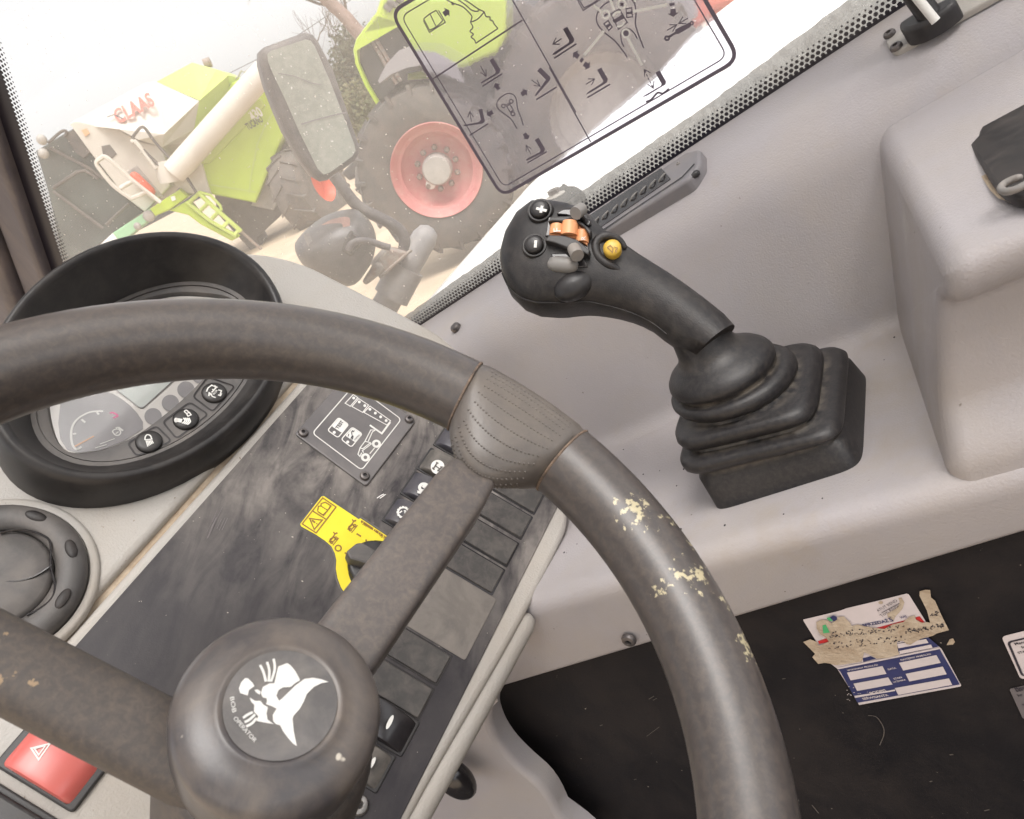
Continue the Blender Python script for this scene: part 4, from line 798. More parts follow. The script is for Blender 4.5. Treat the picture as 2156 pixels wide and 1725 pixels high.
def radial(poly, n=96):
    ang = np.array([atan2(y-gc[1], x-gc[0]) for x, y in poly]); r = np.array([math.hypot(x-gc[0], y-gc[1]) for x, y in poly]); o = np.argsort(ang); ang, r = ang[o], r[o]
    t = np.linspace(-pi, pi, n, endpoint=False); rr = np.interp(t, np.r_[ang[-1]-2*pi, ang, ang[0]+2*pi], np.r_[r[-1], r, r[0]]); return t, rr
E_ = [(ca+.0925*cos(t), cb+.0615*sin(t)) for t in np.linspace(0, 2*pi, 240, endpoint=False)]; E2 = [(ca+.087*cos(t), cb+.0572*sin(t)) for t in np.linspace(0, 2*pi, 240, endpoint=False)]; E3 = [(ca+.0862*cos(t), cb+.0564*sin(t)) for t in np.linspace(0, 2*pi, 240, endpoint=False)]
def ring3(poly, h, k=1.0, add=0): t, r = radial(poly); return [FD.P(gc[0]+(r_*k+add)*cos(t_), gc[1]+(r_*k+add)*sin(t_), h) for t_, r_ in zip(t, r)]
b = MB(); b.loft([ring3(E_, .0118), ring3(E2, .0112), ring3(E2, .0096), ring3(E3, .0096), ring3(E3, .0108), ring3(GO, .0108, 1, .0035), ring3(GO, .0100, 1, .0012), ring3(GO, .0062)]); b.f = [f[::-1] for f in b.f]; b.build('bezel', M['bezel'], tcl, 40)
b = MB(); b.fill(FD, GO, .0063); df_ = b.build('dial_face', M['silver'], tcl)
q = .0068
gd = cCL([(75, 330), (50, 560), (70, 720), (140, 830), (260, 858), (480, 830), (700, 745), (905, 620), (905, 545), (850, 460), (780, 385), (700, 320), (600, 260), (510, 235), (330, 240), (140, 280)])
b = MB(); b.fill(FD, [FD.hit(u, v, q) for u, v in gd], q); b.build('gauge_panel', M['dial'], df_)
b = MB(); q = .0072
cl = lambda pts, w, closed=False: b.stroke(FD, dp(cCL, pts, q), w, q, closed)
cl(cat([(280, 800), (235, 825), (195, 780), (180, 700), (185, 620), (215, 550), (280, 490), (380, 445), (505, 437)], 5), .0013)
for p0, p1 in (((195, 668), (232, 664)), ((285, 520), (322, 552)), ((440, 448), (460, 472)), ((235, 825), (285, 798))): cl([p0, p1], .0013)
cl(cat([(600, 640), (615, 625), (660, 620), (680, 650), (665, 678), (630, 680), (605, 655)], 4, True), .0008, True); cl([(630, 665), (660, 645)], .0007); cl([(655, 600), (705, 635)], .0012); cl([(640, 620), (635, 605), (655, 600)], .0008)
for p0, p1 in (((470, 770), (620, 715)), ((420, 810), (540, 775))): cl([p0, p1], .0006)
b.build('dial_marks', M['white'], df_)
b = MB(); b.stroke(FD, dp(cCL, cat([(570, 455), (610, 455), (645, 478), (645, 490), (605, 505)], 4), q), .0013, q); b.build('red_mark', M['pink'], df_)
b = MB(); b.stroke(FD, dp(cCL, [(215, 795), (410, 690)], q), .0010, q); b.build('needle', M['needle'], df_)
b = MB(); b.fill(FD, dp(cCL, [(590, 185), (865, 395), (905, 402), (1230, 110), (1400, -60), (1100, -200)], q), q); b.build('screen', M['lcd'], df_)
b = MB(); b.stroke(FD, dp(cCL, [(590, 185), (865, 395), (905, 402), (1230, 110)], q+.0003), .0004, q+.0003)
for c_ in ((1008, 490), (1183, 355), (1340, 220), (1485, 75)): b.fill(FD, dp(cCL, ell(*c_, 88, 84, 24), q), q)
b.build('telltales', M['dial'], df_)
b = MB(); b.fill(FD, GO, .0085); b.build('lens', M['lens'], tcl)
BT = [((965, 740), [(750, 762), (1040, 585), (1195, 738), (842, 892)]), ((1338, 512), [(1105, 545), (1380, 345), (1565, 470), (1245, 715)]), ((1625, 245), [(1410, 290), (1560, 90), (1835, 185), (1610, 442)])]
bts = []
for c_, fr_ in BT:
    a, b_ = FD.hit(*cCL([c_])[0], .0125); q = MB(); q.lathe(FD.P(a, b_, 0), FD.n, [(.0084, .0105), (.0084, .0122), (.0076, .0132), (.005, .0136), (0, .0138)], 30); o = q.build('push_button', M['shroud'], tcl, 50); bts.append(o)
    q = MB(); q.stroke(FD, rnd(dp(cCL, fr_, .0112), .003, 4), .0012, .0112, True); q.build('button_recess', M['blackg'], o)
q = MB(); q_ = .0142
def bs(mb, pts, w, closed=False): mb.stroke(FD, dp(cCL, pts, q_), w, q_, closed)
bs(q, cat([(925, 728), (930, 695), (950, 675), (980, 685), (995, 720)], 4)+[(925, 728)], .0008)
for k in range(5): bs(q, [(938+k*14, 735-k*1), (955+k*14, 795-k*8)], .0007)
q.build('headlight_icon', M['white'], bts[0])
q = MB(); bs(q, [(1240, 525), (1300, 535)], .003); q.fill(FD, dp(cCL, ell(1240, 528, 20, 24, 12), q_), q_)
for k in range(4): bs(q, cat([(1315+k*18, 505), (1330+k*18, 535+k*3), (1300+k*18, 560+k*5)], 4), .0009)
bs(q, [(1345, 462), (1375, 450), (1392, 475), (1362, 488)], .0008, True); bs(q, cat([(1345, 460), (1325, 440), (1345, 428), (1370, 450)], 4), .0008); q.build('lock_icon', M['white'], bts[1])
q = MB(); bs(q, [(1548, 240), (1562, 205), (1600, 175), (1645, 195)], .0009); bs(q, [(1625, 178), (1652, 195), (1632, 208)], .0010); bs(q, [(1668, 222), (1698, 230), (1685, 275)], .0009); bs(q, [(1665, 272), (1688, 280), (1700, 258)], .0010); bs(q, [(1640, 300), (1610, 290), (1580, 258)], .0009); bs(q, [(1572, 285), (1576, 252), (1605, 270)], .0010); bs(q, [(1600, 248), (1640, 205)], .0009); bs(q, [(1608, 215), (1625, 230)], .0009)
q.text(FD, 'AUX', *dp(cCL, [(1625, 275), (1665, 228)], q_), q_, None, .02); q.build('aux_icon', M['white'], bts[2])
# ================================================================== steering wheel
SC = EYE+np.array([.0747, .2006, -.1339]); SN = nrm([.01485, -.73254, .68056])
FSW = Fr(SC, nrm(np.cross([0, 0, 1.], -SN)) if False else nrm(np.array([1., .02, 0])), np.cross(SN, nrm(np.array([1., .02, 0]))))
M['rustd'] = mat('seam_dust', (.20, .14, .10), .8, (.08, .06, .05), 200)
RR, RT = .1575, .0163
tsw = thing('steering_wheel', 'worn black steering wheel with flaked yellow paint and round emblem cap', 'steering wheel', SC-SN*.06)
def ang(u, v, h=0): a, b_ = FSW.hit(u, v, h); return atan2(b_, a)
th1a, th1b = ang(978, 836), ang(1183, 971); th1 = (th1a+th1b)/2
hubc = FSW.hit(592, 1482, .006)
th2_ = ang(150, 1425, -.004); th3 = th1-(((th2_-th1+2*pi) % (2*pi)) and 2.05)
def rim_ring(t, r, bump=0, n=22, cen=RR):
    rad = FSW.x*cos(t)+FSW.y*sin(t); c_ = SC+rad*cen; out = []
    for k in range(n):
        p = 2*pi*k/n; x, y = cos(p), sin(p)
        rr = r
        if bump and x < 0: x *= 1+bump*abs(cos(p))**1.2/r
        out.append(c_+rad*rr*x+SN*rr*y*(1.02 if not bump else 1.0))
    return out
b = MB()
def arc(t0, t1, n): return [t0+(t1-t0)*i/n for i in range(n+1)]
T = arc(th1a, th1b-2*pi if th1b < th1a else th1b, 2)
lo_, hi_ = min(th1a, th1b), max(th1a, th1b)
ts_ = arc(hi_+.004, lo_+2*pi-.004, 120)
b.loft([rim_ring(ts_[0]-.002, RT*.93)]+[rim_ring(t, RT) for t in ts_]+[rim_ring(ts_[-1]+.002, RT*.93)], True, True, True); b.f = [f[::-1] for f in b.f]
b.build('rim', M['rim'], tsw, 70)
def spokeset(tl, th_, padm, spm, half, w, off0, off1, ends=None):
    q = MB(); rs = []
    for i in range(15):
        t = th_-half+2*half*i/14; e = 1-abs(i/7-1)**2.2
        rs.append(rim_ring(t, RT*(1.02 if 0 < i < 14 else .95), .021*e))
    q.loft(rs, True, True, True); q.f = [f[::-1] for f in q.f]; po = q.build('grip_pad', padm, tsw, 75)
    # pimples of the pad
    dq = MB()
    for i in range(1, 24):
        for k in range(7, 26):
            t = th_-half*.86+half*1.72*(i+.5*(k % 2))/25; p = 2*pi*(k/34.)
            rad = FSW.x*cos(t)+FSW.y*sin(t); e = 1-abs((t-th_)/half)**2.2; x = cos(p); x *= (1+.021*e*abs(cos(p))**1.2/RT) if x < 0 else 1
            c_ = SC+rad*RR+rad*RT*1.02*x+SN*RT*1.02*sin(p); nn = nrm(rad*cos(p)+SN*sin(p)); u_ = nrm(np.cross(nn, [.3, .2, .9])); v_ = np.cross(nn, u_)
            if sin(p) < -.2: continue
            dq.ellipsoid(c_, u_, v_, nn, .0005, .0005, .00025, 6, 4)
    dq.build('pimples', padm, po, 60)
    rad = FSW.x*cos(th_)+FSW.y*sin(th_); tan = -FSW.x*sin(th_)+FSW.y*cos(th_); hc = np.array(hubc)
    P0 = SC+rad*(RR-.024)+SN*off0; P1 = FSW.P(hc[0], hc[1], off1)+rad*.016
    if ends:
        (u0, v0, h0), (u1, v1, h1) = ends; P0 = FSW.P(*FSW.hit(u0, v0, h0), h0); P1 = FSW.P(*FSW.hit(u1, v1, h1), h1); rad = nrm(P0-P1); tan = nrm(np.cross(SN, rad))
    q = MB(); rs = []; prof_ = rnd([(-1, -1), (1, -1), (1, 1), (-1, 1)], .42 if w == .0235 and th_ == th1 else .85, 5)
    for i in range(10):
        t = i/9; c_ = P0+(P1-P0)*t; ww = w*(.98+.08*t)*(.9 if i == 0 else 1); hh = .0092*(.85 if i == 0 else 1)
        rs.append([c_+tan*x*ww/2+SN*y*hh for x, y in prof_])
    q.loft(rs, True, True, True); q.build('spoke', spm, tsw, 60)
spokeset('right', th1, M['pad'], M['spoke'], (hi_-lo_)/2, .0235, 0, -.006, ((988, 1012, -.006), (640, 1490, -.017)))
spokeset('left', th2_, M['dirty'], M['dirty'], .16, .0235, -.004, -.012, ((-420, 1175, -.002), (450, 1626, -.024)))
0 and spokeset('low', (th1+th2_)/2+pi if abs(th1-th2_) < pi else (th1+th2_)/2, M['dirty'], M['dirty'], .16, .031, -.004, -.012)
HC = FSW.P(*hubc, 0)
b = MB(); b.lathe(HC, SN, [(.0365, -.10), (.0355, -.06), (.0345, -.045), (.0338, -.034), (.0325, -.026), (.0312, -.0225), (.029, -.0215), (.018, -.0215)], 48, FSW.x); b.build('hub_collar', M['dirty'], tsw, 60)
b = MB(); b.lathe(HC, SN, [(.0285, -.026), (.0298, -.0225), (.0302, -.018), (.0304, -.003), (.0301, -.0008), (.0293, .0012), (.0278, .0028), (.0255, .0042), (.022, .0053), (.0185, .0060), (.0178, .0066), (.0168, .0066), (.0161, .0060), (0, .0060)], 64, FSW.x); hcap = b.build('hub_cap', M['cap'], tsw, 60)
q = .0064
M['emb'] = mat('emblem_grey', (.085, .08, .08), .35, (.13, .122, .12), 60, dust=(.25, .22, .19), dsc=70, damt=.35)
b = MB(); b.fill(FSW, [(hubc[0]+.0160*cos(2*pi*k/48), hubc[1]+.0160*sin(2*pi*k/48)) for k in range(48)], q); b.build('emblem_disc', M['emb'], hcap)
b = MB(); q = .0067
ef = lambda pts: b.fill(FSW, [FSW.hit(u, v, q) for u, v in cEM(pts)], q)
es = lambda pts, w: b.stroke(FSW, [FSW.hit(u, v, q) for u, v in cEM(cat(pts, 4))], w, q)
ef([(840, 345), (955, 300), (1000, 330), (1060, 400), (1112, 500), (1120, 525), (1060, 560), (1000, 610), (900, 615), (845, 650), (815, 720), (850, 790), (900, 750), (960, 690), (1060, 590), (1180, 505), (1290, 490), (1400, 510), (1490, 545), (1400, 560), (1300, 610), (1210, 700), (1170, 800), (1120, 890), (1040, 980), (1025, 1020), (1040, 1180), (1080, 1375), (1030, 1340), (960, 1260), (900, 1180), (865, 1105), (810, 1090), (775, 1050), (770, 970), (820, 890), (760, 860), (680, 830), (695, 800), (690, 755), (640, 745), (615, 690), (640, 610), (720, 565), (790, 560), (810, 460)])
ef([(330, 630), (360, 550), (410, 495), (450, 498), (510, 560), (530, 600), (460, 650), (445, 720), (350, 690)]); ef([(530, 650), (570, 640), (610, 665), (600, 710), (555, 680)]); ef([(470, 745), (540, 790), (610, 790), (650, 840), (705, 870), (690, 950), (700, 1030), (780, 1090), (640, 1065), (560, 1050), (580, 985), (525, 930), (530, 840), (490, 800)])
for pts in ([(605, 325), (650, 420), (680, 540)], [(695, 285), (725, 400), (715, 540)], [(780, 245), (795, 380), (745, 540)]): es(pts, .0007)
for pts in ([(385, 1010), (440, 970), (510, 935)], [(405, 1065), (470, 1030), (540, 965)], [(425, 1120), (500, 1080), (560, 1010)]): es(pts, .0007)
b.text(FSW, 'BOB', FSW.hit(*cEM([(215, 745)])[0], q), FSW.hit(*cEM([(248, 945)])[0], q), q, .0011); b.text(FSW, 'OPERATOR', FSW.hit(*cEM([(255, 1020)])[0], q), FSW.hit(*cEM([(525, 1330)])[0], q), q, .0011)
b.build('emblem', M['white'], hcap)
for t in (lo_, hi_):
    rad = FSW.x*cos(t)+FSW.y*sin(t); q_c = SC+rad*RR; b = MB(); b.tube([q_c+(rad*cos(2*pi*k/40)+SN*sin(2*pi*k/40))*RT*1.0 for k in range(41)], .0006, 6, cap=False); b.build('seam_dirt', M['rustd'], tsw, 60)
def rimpt(u, v): return FSW.P(*FSW.hit(u, v, .012), .012)
chip_mat(M['dirty'], [(FSW.P(*FSW.hit(u, v, .006), .006), r) for u, v, r in ((20, 1430, .026), (-60, 1400, .03), (60, 1330, .012), (300, 1480, .012), (240, 1560, .014))], .86, (.27, .19, .115), 150)
sp_ = bpy.data.objects['dashboard']
for k in range(11):
    u0, v0 = cI([(1185+random.uniform(-45, 25), 75+random.uniform(-10, 70))])[0]; L_ = random.uniform(15, 60); b = MB(); b.stroke(FD, [FD.hit(u0, v0, .0015), FD.hit(u0-L_*.42, v0+L_*.9, .0015)], random.uniform(.00015, .0004), .0015); b.build('scratch', M['slabel'], sp_)
for pts in ([(870, 1110), (905, 1085)], [(1230, 190), (1290, 150), (1330, 130)]): b = MB(); b.stroke(FD, [FD.hit(u, v, .0015) for u, v in (cF(pts) if pts[0][0] == 870 else cY(pts))], .0007, .0015); b.build('scratch', M['white'], sp_)
chip_mat(M['rim'], [(rimpt(*cK([p])[0]), r) for p, r in (((600, 280), .016), ((740, 340), .009), ((690, 370), .008), ((850, 600), .016), ((720, 630), .009), ((1010, 715), .007), ((1120, 920), .013), ((640, 510), .005), ((850, 450), .006))], .79, (.47, .41, .26), 340, .06)
# ================================================================== parts below the dash
FK = Fr(CO+_s*-.085, -_w, _t)
kp = [(1040, 1462), (1033, 1500), (1033, 1525), (1047, 1560), (1071, 1594), (1106, 1629), (1148, 1668), (1180, 1725), (1215, 1830), (700, 1900), (860, 1725), (960, 1560)]
b = MB(); b.prism(FK, [tuple(x) for x in cat([FK.hit(u, v) for u, v in kp], 3, True)], -.02, 0, .006, 3); b.top('column_cover', M['grey'], 'curved grey lower cover beneath the dashboard edge', 'cover', FK.P(*FK.hit(1050, 1640)), smooth=50)
b = MB(); c_ = FK.P(*FK.hit(958, 1640, .02), .02); b.ellipsoid(c_, _w, _t, _s, .016, .022, .012, 18, 12); b.tube([c_, c_+_t*.03+_w*.01], [.008, .006], 10); b.top('tilt_lever', M['blackg'], 'dark lever knob under the dashboard edge', 'lever', c_, smooth=60)
# ================================================================== joystick
tj = thing('joystick', 'black control joystick with orange rocker and yellow button in ribbed rubber boot', 'joystick', FS.P(.034, -.0045, 0))
def sq(cs, cw, t_, hs, hw, e, n=56):
    o = []
    for k in range(n):
        a = 2*pi*k/n; x = abs(cos(a))**(2/e)*(1 if cos(a) > 0 else -1); y = abs(sin(a))**(2/e)*(1 if sin(a) > 0 else -1)
        o.append(FS.P(cs+hs*x, cw+hw*y, t_+.13*min(1, t_/.03)*hw*y))
    return o
bo_ = [(-.002, .0520, .0480, 10), (.019, .0503, .0463, 10), (.0215, .0480, .0440, 9), (.0235, .0482, .0442, 8), (.0252, .0512, .0478, 8), (.0272, .0522, .0488, 8), (.0298, .0524, .0490, 7), (.0322, .0515, .0480, 7), (.0336, .0490, .0457, 6.5), (.0340, .0420, .0400, 6), (.0356, .0412, .0392, 6), (.0374, .0436, .0416, 6), (.0398, .0450, .0428, 5.5), (.0432, .0455, .0432, 5), (.0462, .0446, .0422, 4.5), (.0476, .0420, .0400, 4.2), (.0480, .0358, .0358, 2.6), (.0498, .0350, .0350, 2.2), (.0514, .0376, .0376, 2), (.0540, .0390, .0390, 2), (.0575, .0390, .0390, 2), (.0600, .0376, .0376, 2), (.0610, .0350, .0350, 2), (.0612, .0318, .0318, 2), (.0632, .0316, .0316, 2), (.0648, .0332, .0332, 2), (.0680, .0338, .0338, 2), (.0712, .0326, .0326, 2), (.0745, .0296, .0296, 2), (.0775, .0250, .0250, 2), (.0805, .0208, .0208, 2), (.0845, .0182, .0182, 2), (.0920, .0165, .0165, 2), (.100, .0150, .0150, 2)]
b = MB(); b.loft([sq(.034-.005*min(1, max(0, (t_-.02)/.045)), -.0045+.0095*min(1, max(0, (t_-.02)/.04)), t_, hs_, hw_, e) for t_, hs_, hw_, e in bo_]); b.build('rubber_boot', M['boot'], tj, 60)
JB = FS.P(.028, .002, .094); vd = nrm(ray(1300, 620))
nG = nrm(-vd*.86+np.array([0, 0, .42])+np.array([-.05, -.1, 0]))
FG = Fr(JB, _r0-nG*(_r0@nG), np.cross(nG, nrm(_r0-nG*(_r0@nG))))
st = [((1240, 748), (1040, 905), .020, 2), ((1190, 690), (960, 860), .0195, 2), ((1090, 610), (895, 815), .0195, 2), ((1000, 545), (840, 770), .0195, 2.1), ((920, 492), (788, 742), .020, 2.2), ((850, 450), (740, 722), .021, 2.3), ((780, 408), (672, 702), .0225, 2.4), ((715, 365), (610, 690), .024, 2.5), ((655, 328), (565, 683), .0255, 2.6), ((600, 285), (520, 680), .0265, 2.7), ((540, 225), (470, 684), .027, 2.8), ((490, 190), (415, 692), .027, 2.8), ((440, 168), (370, 694), .027, 2.8), ((350, 150), (285, 690), .026, 2.7), ((270, 148), (215, 664), .024, 2.6), ((200, 196), (155, 605), .0205, 2.5), ((148, 272), (118, 520), .015, 2.3), ((118, 345), (106, 450), .008, 2.1), ((108, 385), (104, 410), .002, 2)]
rings = []
for T_, B_, d_, e in st:
    (u0, v0), (u1, v1) = cG([T_, B_]); a = np.array(FG.hit(u0, v0)); c_ = np.array(FG.hit(u1, v1)); m_ = (a+c_)/2; h_ = (a-c_)/2; L_ = np.linalg.norm(h_); h_ = h_/L_; r = []
    for k in range(40):
        p = 2*pi*k/40; x = abs(cos(p))**(2/e)*(1 if cos(p) > 0 else -1); y = abs(sin(p))**(2/e)*(1 if sin(p) > 0 else -1)
        q = m_+h_*L_*.98*x; r.append(FG.P(q[0], q[1], d_*y))
    rings.append(r)
b = MB(); b.loft(rings, True, True, True); gr_ = b.build('grip', M['grip'], tj, 80)
# lower half shell line
b = MB(); sl_ = []
for (T_, B_, d_, e) in st[2:-2]:
    (u0, v0), (u1, v1) = cG([T_, B_]); a = np.array(FG.hit(u0, v0)); c_ = np.array(FG.hit(u1, v1)); m_ = (a+c_)/2; h_ = (a-c_)/2
    p = radians(152); x = -abs(cos(p))**(2/e); y = abs(sin(p))**(2/e); q = m_+h_*.985*x; sl_.append(FG.P(q[0], q[1], d_*y))
b.tube(cat(sl_, 4), .0005, 6); b.build('seam_line', M['grip'], gr_, 60)
HD = .0262
def gx(crop, pts, h): return [FG.hit(u, v, h) for u, v in crop(pts)]
def button(c_, r, m, name, hh=.0042, collar=True):
    a, b_ = gx(cX, [c_], HD)[0]; o = None
    if collar:
        q = MB(); q.lathe(FG.P(a, b_, HD-.004), FG.n, [(r*1.5, 0), (r*1.42, .0032), (r*1.28, .0048), (r*1.12, .0048), (r*1.08, .0030)], 28); q.build('button_collar', M['grip'], tj, 60)
    q = MB(); q.lathe(FG.P(a, b_, HD-.002), FG.n, [(r, 0), (r, hh), (r*.9, hh+.0012), (r*.6, hh+.0018), (0, hh+.002)], 28); o = q.build(name, m, tj, 60)
    return o, a, b_, HD-.002+hh+.0022
pbtn, a, b_, h_ = button((570, 375), .0057, M['black'], 'plus_button')
q = MB(); q.stroke(FG, gx(cX, [(520, 350), (655, 382)], h_), .0017, h_); q.stroke(FG, gx(cX, [(598, 318), (578, 408)], h_), .0017, h_+.0001); q.build('plus_sign', M['white'], pbtn)
pbtn, a, b_, h_ = button((500, 830), .0057, M['black'], 'minus_button')
q = MB(); q.stroke(FG, gx(cX, [(515, 765), (508, 858)], h_), .0017, h_); q.build('minus_sign', M['white'], pbtn)
pbtn, a, b_, h_ = button((1508, 890), .0054, M['ybtn'], 'yellow_button', .0052, False)
q = MB(); q.stroke(FG, gx(cX, [(1440, 855), (1480, 830), (1515, 870), (1505, 920), (1440, 855)], h_), .0006, h_); q.stroke(FG, gx(cX, [(1530, 850), (1570, 865), (1545, 900), (1560, 925)], h_), .0006, h_); q.build('button_icon', M['inkb'], pbtn)
b = MB(); rd = cat([(1660, 850), (1600, 770), (1500, 718), (1400, 712), (1320, 760), (1285, 840), (1310, 950), (1380, 1030), (1470, 1085), (1590, 1150), (1690, 1260)], 5)
rh = [HD-.002-.006*max(0, (u-1450)/300)**1.0 for u, v in rd]
b.tube([FG.P(*gx(cX, [p], h)[0], h) for p, h in zip(rd, rh)], [.0018+.0014*sin(pi*i/(len(rd)-1)) for i in range(len(rd))], 10, round_end=True); b.build('thumb_ridge', M['grip'], gr_, 70)
def bracket(pts, h0, h1, m, name, par=None):
    q = MB(); q.prism(FG, gx(cX, pts, h1), h0, h1, .0008); return q.build(name, m, par or tj, 40)
b = MB(); b.prism(FG, gx(cX, [(680, 470), (960, 455), (1220, 620), (1200, 940), (1040, 800), (890, 720), (640, 720)], HD), HD-.006, HD+.0012, .0006); b.build('switch_well', M['blackg'], tj, 40)
orr = bracket([(700, 545), (1000, 500), (1185, 640), (1180, 830), (1040, 745), (690, 705)], HD, HD+.0035, M['orange'], 'orange_rocker')
for p0, p1, r, nm in (((795, 565), (782, 690), .0047, 0), ((968, 545), (952, 715), .0052, .0022), ((1118, 640), (1108, 790), .0042, 0)):
    q = MB(); A_, B_ = gx(cX, [p0, p1], HD+.003); q.tube([FG.P(*A_, HD+.0018+nm), FG.P(*B_, HD+.0018+nm)], r, 16, round_end=False); q.build('rocker_rib', M['orange'], orr, 50)
q = MB(); hh = HD+.0068; q.text(FG, 'F', *gx(cX, [(838, 648), (838, 600)], hh), hh); q.text(FG, 'R', *gx(cX, [(1160, 755), (1160, 712)], HD+.0063), HD+.0063); q.build('rocker_letters', M['white'], orr)
bracket([(675, 520), (705, 458), (960, 448), (1100, 520), (1232, 630), (1215, 700), (1140, 600), (1045, 530), (955, 488), (880, 522), (730, 515)], HD, HD+.0072, M['black'], 'guard_plate')
bracket([(632, 765), (690, 692), (890, 700), (1045, 752), (1212, 885), (1198, 955), (1100, 905), (920, 862), (760, 800)], HD, HD+.0072, M['black'], 'guard_plate')
q = MB(); q.prism(FG, rnd(gx(cX, [(770, 430), (860, 365), (1010, 365), (1150, 430), (1240, 530), (1200, 590), (1050, 500), (940, 445)], HD), .002, 3), HD-.004, HD+.0008, .0006); q.build('thumb_slot', M['blackg'], tj, 40)
for p0, p1 in (((1105, 340), (1035, 440)), ((1000, 855), (1060, 985))):
    A_, B_ = gx(cX, [p0], HD+.009)[0], gx(cX, [p1], HD+.009)[0]
    q = MB(); q.tube([FG.P(*A_, HD+.007), FG.P(*B_, HD+.0115)], .0040, 20); o = q.build('thumb_toggle', M['gbtn'], tj, 50)
    q = MB(); m_ = (np.array(A_)+np.array(B_))/2; q.tube([FG.P(*m_, HD+.008), FG.P(m_[0]+.001, m_[1]-.003, HD-.003)], .0017, 8); q.build('toggle_stem', M['black'], o, 60)
bracket([(705, 930), (915, 925), (990, 1010), (1150, 990), (1190, 1110), (760, 1130)], HD-.004, HD+.0010, M['blackg'], 'toggle_slot')
A_, B_ = gx(cX, [(760, 1050), (960, 1075)], HD+.002); q = MB(); q.tube([FG.P(*A_, HD-.001), FG.P(*B_, HD+.000)], .0050, 14, round_end=True); q.build('toggle_pivot', M['gbtn'], tj, 60)
A_ = gx(cX, [(985, 1300)], HD)[0]; q = MB(); q.ellipsoid(FG.P(A_[0], A_[1]-.001, HD-.0050), FG.x, FG.y, FG.n, .0130, .0090, .0075, 24, 14); q.build('hollow_shade', M['black'], tj, 70)  # black bulge stands in for the shaded hollow below the toggles
# ================================================================== outside: ground, own machine
b = MB(); N_ = 48
b.v = []; 
for i in range(N_+1):
    for j in range(N_+1):
        x = -150+300*i/N_; y = -150+300*j/N_; b.v.append((x, y, 0))
b.f = [(i*(N_+1)+j, (i+1)*(N_+1)+j, (i+1)*(N_+1)+j+1, i*(N_+1)+j+1) for i in range(N_) for j in range(N_)]
b.top('ground', M['ground'], None, None, (0, 0, 0), kind='structure')
ZH = EYE[2]-.25
FH = Fr((0, 0, ZH), (1, 0, 0), (0, 1, 0))
fe = [FH.hit(u, v) for u, v in [(800, 720), (860, 655), (1098, 392), (1255, 252), (1372, 153), (1450, 68), (1540, 0)]]
b = MB(); edge = [(.62, fe[0][1])]+fe[1:]+[(fe[-1][0]+.6, fe[-1][1])]
b.prism(FH, edge+[(fe[-1][0]+.6, -1.6), (.62, -1.6)], -.7, 0, .03, 3)
tb_ = thing('engine_hood', 'broad white engine hood outside the window below the sticker', 'hood', (1.2, 0, ZH-.7)); b.build('hood_panel', M['hood'], tb_, 50)
b = MB(); q = [FH.hit(u, v, .03) for u, v in cX([(600, 270), (720, 130), (870, 20), (905, 10), (935, 40), (1040, 38), (1120, 90), (1130, 130), (1060, 220), (930, 320), (780, 330)])]
b.prism(FH, rnd(q, .006, 3), .001, .03, .008, 3)
tr_ = thing('rubber_stop', 'weathered grey rubber stop block bolted on the white hood beside the joystick head', 'stop block', FH.P(*FH.hit(1185, 405))); b.build('block', M['block'], tr_, 50)
a, b_ = FH.hit(*cX([(770, 190)])[0], .03)
b = MB(); b.lathe(FH.P(a, b_, .028), FH.n, [(.015, 0), (.015, .003), (.009, .004), (.008, .006), (0, .006)], 20); o = b.build('washer', M['hub'], tr_, 40)
b = MB(); b.lathe(FH.P(a, b_, .034), FH.n, [(.009, 0), (.009, .006), (.004, .006), (.003, .004), (0, .004)], 6); b.build('bolt', M['dsteel'], o, 30)
# mirror, arm and lamp on the front corner
def facing(u, v, dist, yaw=0, tilt=0):
    d = ray(u, v); P = EYE+nrm(d)*dist; hd = nrm([d[0], d[1], 0]); x = nrm(np.cross(hd, [0, 0, 1]))
    x = nrm(x*cos(yaw)+hd*sin(yaw)); hd2 = np.cross([0, 0, 1.], x); y = nrm(np.array([0, 0, 1.])*cos(tilt)+hd2*sin(tilt)); return Fr(P, x, y)
FM = facing(655, 240, 1.45, .12, -.08)
tm = thing('wing_mirror', 'dirty rectangular wing mirror with black frame on a bent arm outside the window', 'mirror', FM.P(0, -.2))
mo = cB([(145, 380), (180, 345), (480, 235), (540, 250), (580, 300), (690, 510), (880, 1060), (885, 1130), (850, 1190), (650, 1330), (590, 1340), (540, 1310), (450, 1190), (330, 980), (265, 830), (190, 640), (145, 470)])
mo2 = [FM.hit(u, v, .03) for u, v in mo]; b = MB(); b.prism(FM, mo2, -.03, .03, .012, 3, bottom=True); mh = b.build('mirror_housing', M['mframe'], tm, 50)
mg = cB([(200, 400), (225, 375), (480, 290), (520, 300), (550, 340), (660, 590), (840, 1060), (850, 1110), (825, 1150), (660, 1270), (615, 1285), (570, 1240), (440, 980), (340, 750), (240, 540), (205, 450)])
b = MB(); b.fill(FM, [FM.hit(u, v, .0315) for u, v in mg], .0315); b.build('mirror_glass', M['mface'], tm)
b = MB(); b.stroke(FM, [FM.hit(u, v, .033) for u, v in cB([(450, 915), (560, 880), (700, 845), (775, 828)])], .002, .0325); b.build('crack', M['seal'], mh); b = MB(); b.stroke(FM, [FM.hit(u, v, .033) for u, v in cB([(280, 540), (400, 560), (520, 610), (600, 625)])], .0014, .0325); b.build('crack', M['seal'], mh)
b = MB(); b.prism(FM, [FM.hit(u, v, .0) for u, v in cB([(220, 720), (240, 710), (330, 910), (330, 960), (270, 830), (230, 790)])], -.02, .012, .003); b.build('rim_clip', M['mframe'], tm, 40)
FA = facing(760, 470, 1.42)
